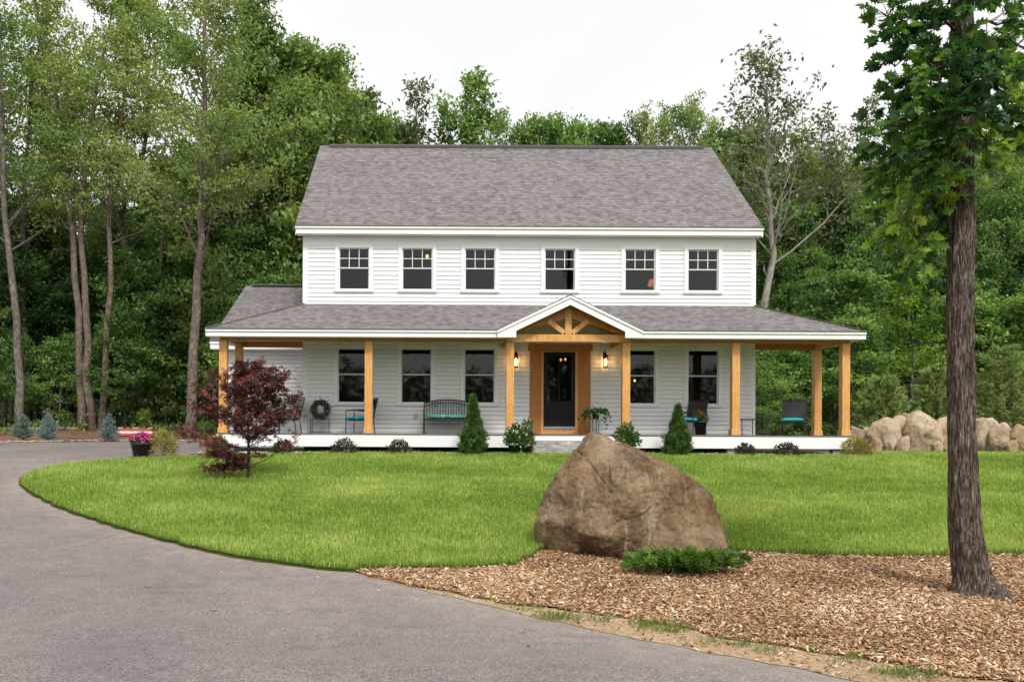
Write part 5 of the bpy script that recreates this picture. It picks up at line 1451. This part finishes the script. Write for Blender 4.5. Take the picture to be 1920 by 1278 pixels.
# leaves: mostly flat, facing up, tips drooping
foliage('crown', M['leaf_oak'], oak, np.array(pp), np.array(tt), size=.115, up=1.1, axis=np.array(aa), ajit=.25, shape=OAK, sjit=.3, r=r)

# ------------------------------------------------------------------ woodland: trees one can tell apart
def px_tree(pts, label, seed, r0px, bark, leafmat, leaf, **kw):
    bx, by = G(*pts[0]); base = Vector((bx, by, float(gz(by))))
    path = [np.array(P(a, b, by) - base) for a, b in pts]; path[0] = path[0] - np.array([0, 0, .15])
    return tree('tree', base, label, seed, path, r0px/F*by, bark, leafmat, leaf, **kw)
airy = dict(size=.145, ratio=.5, up=.7)
den = dict(size=.17, ratio=.55, up=.9)
tall = lambda s: (lambda t: s*(1.15-.75*t))
px_tree([(41,812),(36,700),(24,560),(12,400),(4,250),(0,100),(-5,-60)], 'leaning slim tree at the far left edge of the wood', 101, 8.5, 'bark', 'leaf_mid', airy,
        nl=30, t0=.42, length=tall(3.0), elev=lambda t: 25+30*t, leaf_n=8, leaf_spread=.25, flat=.6)
px_tree([(355,822),(360,700),(371,540),(378,400),(381,250),(384,80),(392,-120)], 'largest tree left of the house with pinkish bark and a broad light green crown', 102, 10.5, 'bark_red', 'leaf_light', airy,
        nl=46, t0=.40, t1=.99, length=tall(4.0), elev=lambda t: 18+38*t, leaf_n=17, leaf_spread=.19, flat=.75, twig=4)
px_tree([(283,806),(289,690),(297,570),(304,450),(310,330)], 'slim pale tree between the three stemmed tree and the largest one', 103, 6.5, 'bark', 'leaf_mid', den,
        nl=26, t0=.35, length=tall(2.6), elev=lambda t: 12+25*t, leaf_n=9, leaf_spread=.24, flat=.8)
# three stems from one foot
bx, by = G(172, 808); base = Vector((bx, by, float(gz(by)))); r = np.random.default_rng(104)
ms_ = empty('tree', base, 0, 'three stemmed tree with tall bare trunks left of the silvery spruce', 'tree'); SP = []; TI = []
for pts, rp in (([(154,812),(150,690),(142,540),(132,400),(115,250),(85,90),(50,-60)], 8), ([(174,812),(166,690),(157,540),(150,400),(165,250),(195,90),(230,-80)], 8), ([(190,812),(199,690),(203,560),(206,420),(218,280),(240,120),(262,-60)], 7)):
    path = [np.array(P(a, b, by) - base) for a, b in pts]; path[0][2] -= .15
    mb, s_, t_ = grow(r, path, rp/F*by, nl=30, t0=.45, t1=.99, length=tall(3.2), elev=lambda t: 25+30*t, leaf_n=13, leaf_spread=.19, flat=.65, twig=4)
    mb.build('trunk', M['bark_red'], ms_, True); SP.append(s_); TI.append(t_)
foliage('crown', M['leaf_light'], ms_, np.concatenate(SP), np.concatenate(TI), r=r, **airy)

def dist_tree(px, D, top, label, seed, r0, bark, leafmat, leaf, lean=0.0, **kw):
    b = P(px, 812, D); z0 = float(gz(D)); h = P(px, top, D).z - z0; r = np.random.default_rng(seed)
    path = bend(h, 6, r, .022*h); 
    for q in path: q[0] += lean*(max(0, q[2])/h)**1.3
    return tree('tree', (b.x, D, z0), label, seed, path, r0, bark, leafmat, leaf, **kw)
# tall sparse ones against the sky
dist_tree(1436, 34, 138, 'tall sparse tree with open fan shaped crown rising right of the roof', 201, .20, 'bark_pale', 'leaf_airy', dict(size=.21, ratio=.5, up=.5), lean=.1,
          nl=24, t0=.42, t1=.97, length=lambda t: 5.6*(1.22-t)**.8, elev=lambda t: 44+20*t, leaf_n=7, leaf_spread=.20, flat=.3, curve=.3)
dist_tree(1552, 38, 250, 'thin leaved tree between the tall sparse tree and the oak', 202, .14, 'bark', 'leaf_airy', dict(size=.19, ratio=.5, up=.4),
          nl=24, t0=.45, t1=.98, length=lambda t: 4.2*(1.2-t)**.8, elev=lambda t: 42+16*t, leaf_n=6, leaf_spread=.22, flat=.2, curve=.3)
dist_tree(1632, 40, 190, 'wispy pole of a tree just left of the oak crown', 203, .09, 'bark', 'leaf_airy', dict(size=.18, ratio=.5, up=.4),
          nl=18, t0=.55, t1=.99, length=lambda t: 1.7*(1.2-t), elev=lambda t: 48, leaf_n=5, leaf_spread=.18, flat=.2)
dist_tree(798, 45, 158, 'sparse see-through tree behind the left half of the roof', 204, .14, 'bark', 'leaf_airy', dict(size=.24, ratio=.5, up=.4),
          nl=24, t0=.55, t1=.99, length=lambda t: 3.6*(1.2-t), elev=lambda t: 52, leaf_n=4, leaf_spread=.22, flat=.2)
dist_tree(885, 43, 140, 'fuller tree with uneven crown peeking over the middle of the roof', 205, .17, 'bark', 'leaf_mid', dict(size=.26, ratio=.55, up=.5),
          nl=26, t0=.52, t1=.99, length=lambda t: 4.4*(1.12-t), elev=lambda t: 42+20*t, leaf_n=9, leaf_spread=.24, flat=.3)
dist_tree(842, 45, 196, 'lower dense tree beside the fuller tree behind the roof', 206, .14, 'bark', 'leaf_mid', dict(size=.25, ratio=.55, up=.5),
          nl=20, t0=.5, t1=.99, length=lambda t: 2.2*(1.2-t), elev=lambda t: 45, leaf_n=9, leaf_spread=.30, flat=.3)

# ---------------- kinds of woodland tree, copied
def proto(kind, seed):
    r = np.random.default_rng(seed)
    if kind == 'dense':
        h = 10; return h, tree('woodland_tree', (0, 0, 0), 'x', seed, bend(h, 5, r, .4), .13, 'bark', 'leaf_dark', dict(size=.165, ratio=.56, up=1.0),
                       nl=38, t0=.16, length=lambda t: 3.3*(1.08-t)**.75+.3, elev=lambda t: 8+40*t, leaf_n=34, leaf_spread=.235, flat=.8, sub=5, twig=4)
    if kind == 'mid':
        h = 10; return h, tree('woodland_tree', (0, 0, 0), 'x', seed, bend(h, 5, r, .4), .12, 'bark', 'leaf_mid', dict(size=.16, ratio=.55, up=.9),
                       nl=36, t0=.2, length=lambda t: 3.2*(1.08-t)**.7+.3, elev=lambda t: 14+42*t, leaf_n=27, leaf_spread=.215, flat=.7, sub=5, twig=4)
    if kind == 'pale':
        h = 10; return h, tree('woodland_tree', (0, 0, 0), 'x', seed, bend(h, 5, r, .4), .12, 'bark', 'leaf_light', dict(size=.16, ratio=.55, up=.9),
                       nl=36, t0=.2, length=lambda t: 3.2*(1.08-t)**.7+.3, elev=lambda t: 14+42*t, leaf_n=26, leaf_spread=.22, flat=.7, sub=5, twig=4)
    if kind == 'airy':
        h = 15; return h, tree('woodland_tree', (0, 0, 0), 'x', seed, bend(h, 6, r, .6), .15, 'bark', 'leaf_light', dict(size=.155, ratio=.5, up=.6),
                       nl=36, t0=.42, length=lambda t: 3.7*(1.12-t)**.7+.3, elev=lambda t: 28+34*t, leaf_n=10, leaf_spread=.16, flat=.6, sub=5, twig=4)
    if kind == 'pole':
        h = 14; return h, tree('woodland_tree', (0, 0, 0), 'x', seed, bend(h, 6, r, .5), .10, 'bark', 'leaf_mid', dict(size=.16, ratio=.5, up=.6),
                       nl=24, t0=.55, length=lambda t: 2.6*(1.12-t)**.7+.3, elev=lambda t: 25+34*t, leaf_n=14, leaf_spread=.25, flat=.6, sub=4, twig=4)
    if kind == 'under':
        h = 4; return h, tree('understory_tree', (0, 0, 0), 'x', seed, bend(h, 4, r, .25), .04, 'bark', 'leaf_mid', dict(size=.125, ratio=.55, up=1.2),
                       nl=26, t0=.10, length=lambda t: 1.8*(1.08-t)**.6+.2, elev=lambda t: 8+35*t, leaf_n=18, leaf_spread=.17, flat=.85, sub=4, twig=4)
PR = {k: [proto(k, 300 + 17*i + 7*j) for i in range(n)] for j, (k, n) in enumerate((('dense', 3), ('mid', 3), ('airy', 3), ('pole', 2), ('under', 2), ('pale', 2)))}
used = {}
rr = random.Random(5)
def wood(kind, px, D, top, label, group, wide=1.0):
    if kind != 'under' and (px > 720 or kind in ('mid', 'dense', 'pale')): top += 38
    v = rr.randrange(len(PR[kind])); h, root = PR[kind][v]
    if (kind, v) in used: root = copy_tree(root)
    else: used[(kind, v)] = 1
    b = P(px, 812, D); z0 = float(gz(D)); s = (P(px, top, D).z - z0)/h
    place(root, (b.x, D, z0-.1), rr.random()*6.28, (s*wide, s*wide, s), label, group)
LW, RW, BW = 'woodland trees left of the house', 'woodland trees right of the house', 'trees behind the roof'
L_dense = 'dark leafy tree in the shaded wood left of the house'
L_air = 'tall light green tree whose open crown shows the sky at the upper left'
L_sky = 'light green tree on the sloping treetop line left of the roof'
R_dense = 'mid green leafy tree in the wood right of the house'
R_back = 'paler green tree high at the back of the wood on the right'
for px, D, top in [(-120,39,330),(-50,40,300),(20,38,420),(95,40,370),(150,39,480),(215,40,400),(270,38,440),(330,40,370),(405,37,330),(455,36,400),(500,38,300),(540,36,350),(585,38,290)]:
    wood('dense' if rr.random() < .75 else 'mid', px, D, top, L_dense, LW, 1.05)
for px, D, top in [(-160,45,260),(-70,47,330),(10,45,390),(70,48,360),(130,46,430),(190,48,370),(250,46,400),(310,47,330),(370,45,270),(430,45,220),(480,43,210),(530,46,190),(590,44,220),(640,45,210),(690,47,225)]:
    wood(('dense' if rr.random() < .6 else 'mid') if px < 470 else ('pale' if px < 600 else 'mid'), px, D, top, L_dense if px < 470 else 'leafy green tree rising behind the upper left of the house roof', LW, 1.1)
for px, D, top in [(-90,58,380),(0,60,430),(85,57,460),(160,60,420),(235,58,440),(310,60,400),(390,58,330),(470,60,230),(550,58,220)]:
    wood('dense', px, D, top, L_dense, LW, 1.35)
for px, D, top in [(50,38,60),(255,37,10),(440,36,-20),(-30,37,0),(130,42,90)]:
    wood('airy', px, D, top, L_air, 'tall airy trees at the upper left', 1.05)
for px, D, top in [(470,36,40),(520,37,75),(560,39,105),(606,40,105),(640,41,120),(668,42,165)]:
    wood('airy' if px < 500 else 'pale', px, D, top, L_sky, 'trees on the sloping treetop line', .85)
for px, D, top in [(70,42,240),(230,44,290),(318,40,300),(420,40,200)]:
    wood('pole', px, D, top, 'thin dark trunked tree standing in the shaded wood on the left', LW)
for px, D, top in [(235,35.5,600),(310,36,560),(110,36,640),(20,36,640),(430,32.5,600),(-60,33,600),(490,32.5,560),(265,37,520)]:
    wood('under', px, D, top, 'low layered young tree under the dark wood on the left', 'understory trees on the left', .9)
for px, D, top in [(1388,40,250),(1425,35,430),(1472,37,370),(1520,36,440),(1570,38,350),(1620,36,420),(1665,38,340),(1720,36,430),(1780,38,340),(1830,36,400),(1880,37,330),(1930,36,420),(1990,38,320),(2050,36,360)]:
    wood('mid' if rr.random() < .7 else 'dense', px, D, top, R_dense, RW, .85)
for px, D, top in [(1402,38,190),(1500,40,225),(1590,39,245),(1690,41,235),(1770,40,215)]:
    wood('airy', px, D, top, 'slender light green tree rising out of the wood right of the house', 'slender trees right of the house', .8)
for px, D, top in [(1360,46,240),(1410,47,300),(1480,46,290),(1540,48,300),(1600,46,310),(1660,48,290),(1720,46,300),(1790,48,280),(1850,46,270),(1900,48,250),(1960,46,230),(2040,47,240)]:
    wood('mid', px, D, top, R_back, 'back trees on the right', .95)
for px, D, top in [(1430,60,300),(1530,62,330),(1630,60,320),(1730,62,330),(1830,60,310),(1930,62,300)]:
    wood('dense', px, D, top, R_back, 'back trees on the right', 1.35)
for px, D, top in [(1865,40,235),(1920,41,190)]:
    wood('airy', px, D, top, 'light green open crowned tree behind the oak at the right edge', 'airy trees at the right edge', 1.0)
for px, D, top in [(1440,28,690),(1485,29.5,660),(1430,30.5,610),(1535,30,640),(1590,29.5,600),(1800,31,560),(1860,30.5,600),(1930,30,560),(1560,32.5,520)]:
    wood('under', px, D, top, 'low leafy young tree at the edge of the wood right of the porch', 'understory trees on the right', 1.0)
for px, D, top, k in [(755,47,225,'mid'),(935,46,190,'airy'),(1010,46,222,'mid'),(1085,46,214,'mid'),(1135,47,228,'mid'),(1190,46,196,'airy'),(1235,47,186,'airy'),(1280,45,182,'airy'),(1325,46,178,'airy')]:
    wood(k, px, D, top, {'mid': 'bushy green treetop showing above the roof ridge', 'airy': 'loose grey green treetop showing above the roof ridge'}[k], BW, .8)
dist_tree(1712, 29.0, 480, 'bright yellow green leafy young tree just left of the oak trunk', 230, .06, 'bark', 'leaf_bright', dict(size=.15, ratio=.6, up=.9),
          nl=22, t0=.3, t1=.98, length=lambda t: 1.5*(1.1-t)**.6, elev=lambda t: 20+30*t, leaf_n=8, leaf_spread=.16, flat=.7, sub=4, twig=3)

# young white pines behind the rock row
def pine(px, D, top, w, seed, label):
    b = P(px, 812, D); z0 = float(gz(D)) + .2; h = P(px, top, D).z - z0; r = np.random.default_rng(seed)
    root = empty('young_pine', (b.x, D, z0), 0, label, 'tree', 'young pines behind the rock row')
    m = MB(); m.tube([(0, 0, -.3), (0, 0, h*.5), (.03, 0, h*.98)], [.06, .035, .008], 6); pp = []; aa = []
    nw = 13
    for k in range(nw):
        t = k/nw; z = h*(.06+.90*t); L = w/2*(1-t)**.8 + .06; n_ = int(6+6*(1-t))
        for j in range(n_):
            a = j*6.283/n_ + r.random()*.6 + k; d = np.array([math.cos(a), math.sin(a), .35+.5*t + r.normal()*.12]); LL = L*(.7+.5*r.random())
            pts = [np.array([0, 0, z]), np.array([0, 0, z]) + d*np.array([1, 1, .6])*LL*.5, np.array([0, 0, z]) + d*LL]
            m.tube([Vector(q) for q in pts], [.014, .009, .004], 4, False)
            for s in range(7):
                u = .3+.7*s/6; c = polyline(pts, min(u, .999)); dd = d + r.normal(size=3)*.5
                for q in range(30): pp.append(c + dd*.10*r.random()); aa.append(dd + r.normal(size=3)*.55 + np.array([0, 0, .3]))
    m.build('trunk', M['bark'], root); foliage('needles', M['pine'], root, np.array(pp), size=.125, ratio=.20, up=0, axis=np.array(aa), ajit=.12, shape=NEEDLE, r=r)
pine(1657, 26.6, 706, 1.65, 1, 'young pine behind the squarish grey boulder, nearest the porch')
pine(1750, 26.8, 688, 1.55, 2, 'young pine directly left of the oak trunk behind the leaning boulder')
pine(1882, 26.2, 645, 2.3, 3, 'largest young pine right of the oak trunk')

# the far wood closes the view at ground level: one mass nobody could count
r = np.random.default_rng(400); n = 90000
x = -120 + 260*r.random(n); yy = 64 + 26*r.random(n); hh = np.array([9 + 3.5*mnoise.noise((a*.09, b*.09, 1)) + 2*mnoise.noise((a*.4, b*.2, 4)) for a, b in zip(x, yy)])
z = gz(yy) + hh*r.random(n)**1.35
o = foliage('far_wood', M['leaf_dark'], None, np.stack([x, yy, z], 1), size=.75, ratio=.6, up=.8, r=r); tag(o, 'dark mass of far woodland behind the trees', 'woodland', None, 'stuff')
# forest floor plants
r = np.random.default_rng(401); n = 16000
x = np.concatenate([-24 + 20*r.random(n//2), 9 + 19*r.random(n//2)]); yy = np.concatenate([30.2 + 9*r.random(n//2), 29 + 8*r.random(n//2)])
keep = np.array([mnoise.noise((a*.6, b*.6, 8)) > .02 for a, b in zip(x, yy)]); x, yy = x[keep], yy[keep]
o = foliage('undergrowth', M['leaf_mid'], None, np.stack([x, yy, gz(yy) + .05 + .40*r.random(len(x))], 1), size=.15, ratio=.5, up=.9, r=r); tag(o, 'ferny undergrowth on the floor of the wood', 'undergrowth', None, 'stuff')

# woods across the road behind the camera, as mirrored in the lower windows and the door
r = np.random.default_rng(402); n = 26000
x = -60 + 130*r.random(n); yy = -26 - 10*r.random(n); hh = np.array([7.2 + 2.2*mnoise.noise((a*.15, 3, 1)) + 1.2*mnoise.noise((a*.6, b*.3, 4)) for a, b in zip(x, yy)])
o = foliage('roadside_wood', M['leaf_dark'], None, np.stack([x, yy, gz(yy) + hh*r.random(n)], 1), size=.62, ratio=.6, up=.8, r=r); tag(o, 'dark band of woods across the road behind the camera', 'woodland', None, 'stuff')

# ------------------------------------------------------------------ overcast sky, soft sun, camera
w = bpy.data.worlds.new('World'); S.world = w; w.use_nodes = True
nt = w.node_tree; bg = nt.nodes['Background']
SE, SR = R(49), R(160)
sky = nt.nodes.new('ShaderNodeTexSky'); sky.sky_type = 'NISHITA'; sky.sun_disc = False
sky.sun_elevation = SE; sky.sun_rotation = SR; sky.air_density = 1.0; sky.dust_density = 4.0; sky.ozone_density = 1.0
hs = nt.nodes.new('ShaderNodeHueSaturation'); hs.inputs['Saturation'].default_value = .10
nt.links.new(sky.outputs['Color'], hs.inputs['Color'])
mx = nt.nodes.new('ShaderNodeMix'); mx.data_type = 'RGBA'; mx.inputs[0].default_value = .6      # cloud layer
nt.links.new(hs.outputs['Color'], mx.inputs[6])
tc = nt.nodes.new('ShaderNodeTexCoord'); cn = nt.nodes.new('ShaderNodeTexNoise'); cn.inputs['Scale'].default_value = 2.2; cn.inputs['Detail'].default_value = 5
nt.links.new(tc.outputs['Generated'], cn.inputs['Vector'])
cr = nt.nodes.new('ShaderNodeValToRGB'); cr.color_ramp.elements[0].color = (7.6, 7.7, 7.9, 1); cr.color_ramp.elements[1].color = (9.4, 9.35, 9.2, 1)
cr.color_ramp.elements[0].position = .3; cr.color_ramp.elements[1].position = .7
nt.links.new(cn.outputs['Fac'], cr.inputs['Fac']); nt.links.new(cr.outputs['Color'], mx.inputs[7])
nt.links.new(mx.outputs[2], bg.inputs['Color']); bg.inputs['Strength'].default_value = .11

sl = bpy.data.lights.new('sun', 'SUN'); sl.energy = 2.0; sl.angle = R(11); sl.color = (1, .965, .91)
so_ = bpy.data.objects.new('sun', sl); COL.objects.link(so_)
sd = Vector((math.sin(SR)*math.cos(SE), math.cos(SR)*math.cos(SE), math.sin(SE)))
so_.rotation_euler = (-sd).to_track_quat('-Z', 'Y').to_euler()

cam = bpy.data.cameras.new('camera'); co_ = bpy.data.objects.new('camera', cam); COL.objects.link(co_)
cam.sensor_width = 36; cam.lens = F/1920*36; cam.clip_start = .1; cam.clip_end = 1000
cam.shift_x = (960 - VX)/1920; cam.shift_y = (VY - 639)/1920
co_.matrix_world = Matrix.Translation((0, 0, ZC)) @ Matrix.Rotation(R(90), 4, 'X') @ Matrix.Rotation(ROLL, 4, 'Z')
S.camera = co_
S.view_settings.view_transform = 'Standard'; S.view_settings.look = 'None'; S.view_settings.gamma = 1; S.view_settings.exposure = .5
c = S.cycles
c.use_denoising = True
try: c.denoiser = 'OPENIMAGEDENOISE'; c.denoising_input_passes = 'RGB_ALBEDO_NORMAL'; c.denoising_prefilter = 'ACCURATE'
except Exception: pass
c.max_bounces = 7; c.diffuse_bounces = 3; c.glossy_bounces = 3; c.transmission_bounces = 4; c.transparent_max_bounces = 8
c.caustics_reflective = False; c.caustics_refractive = False; c.sample_clamp_indirect = 6
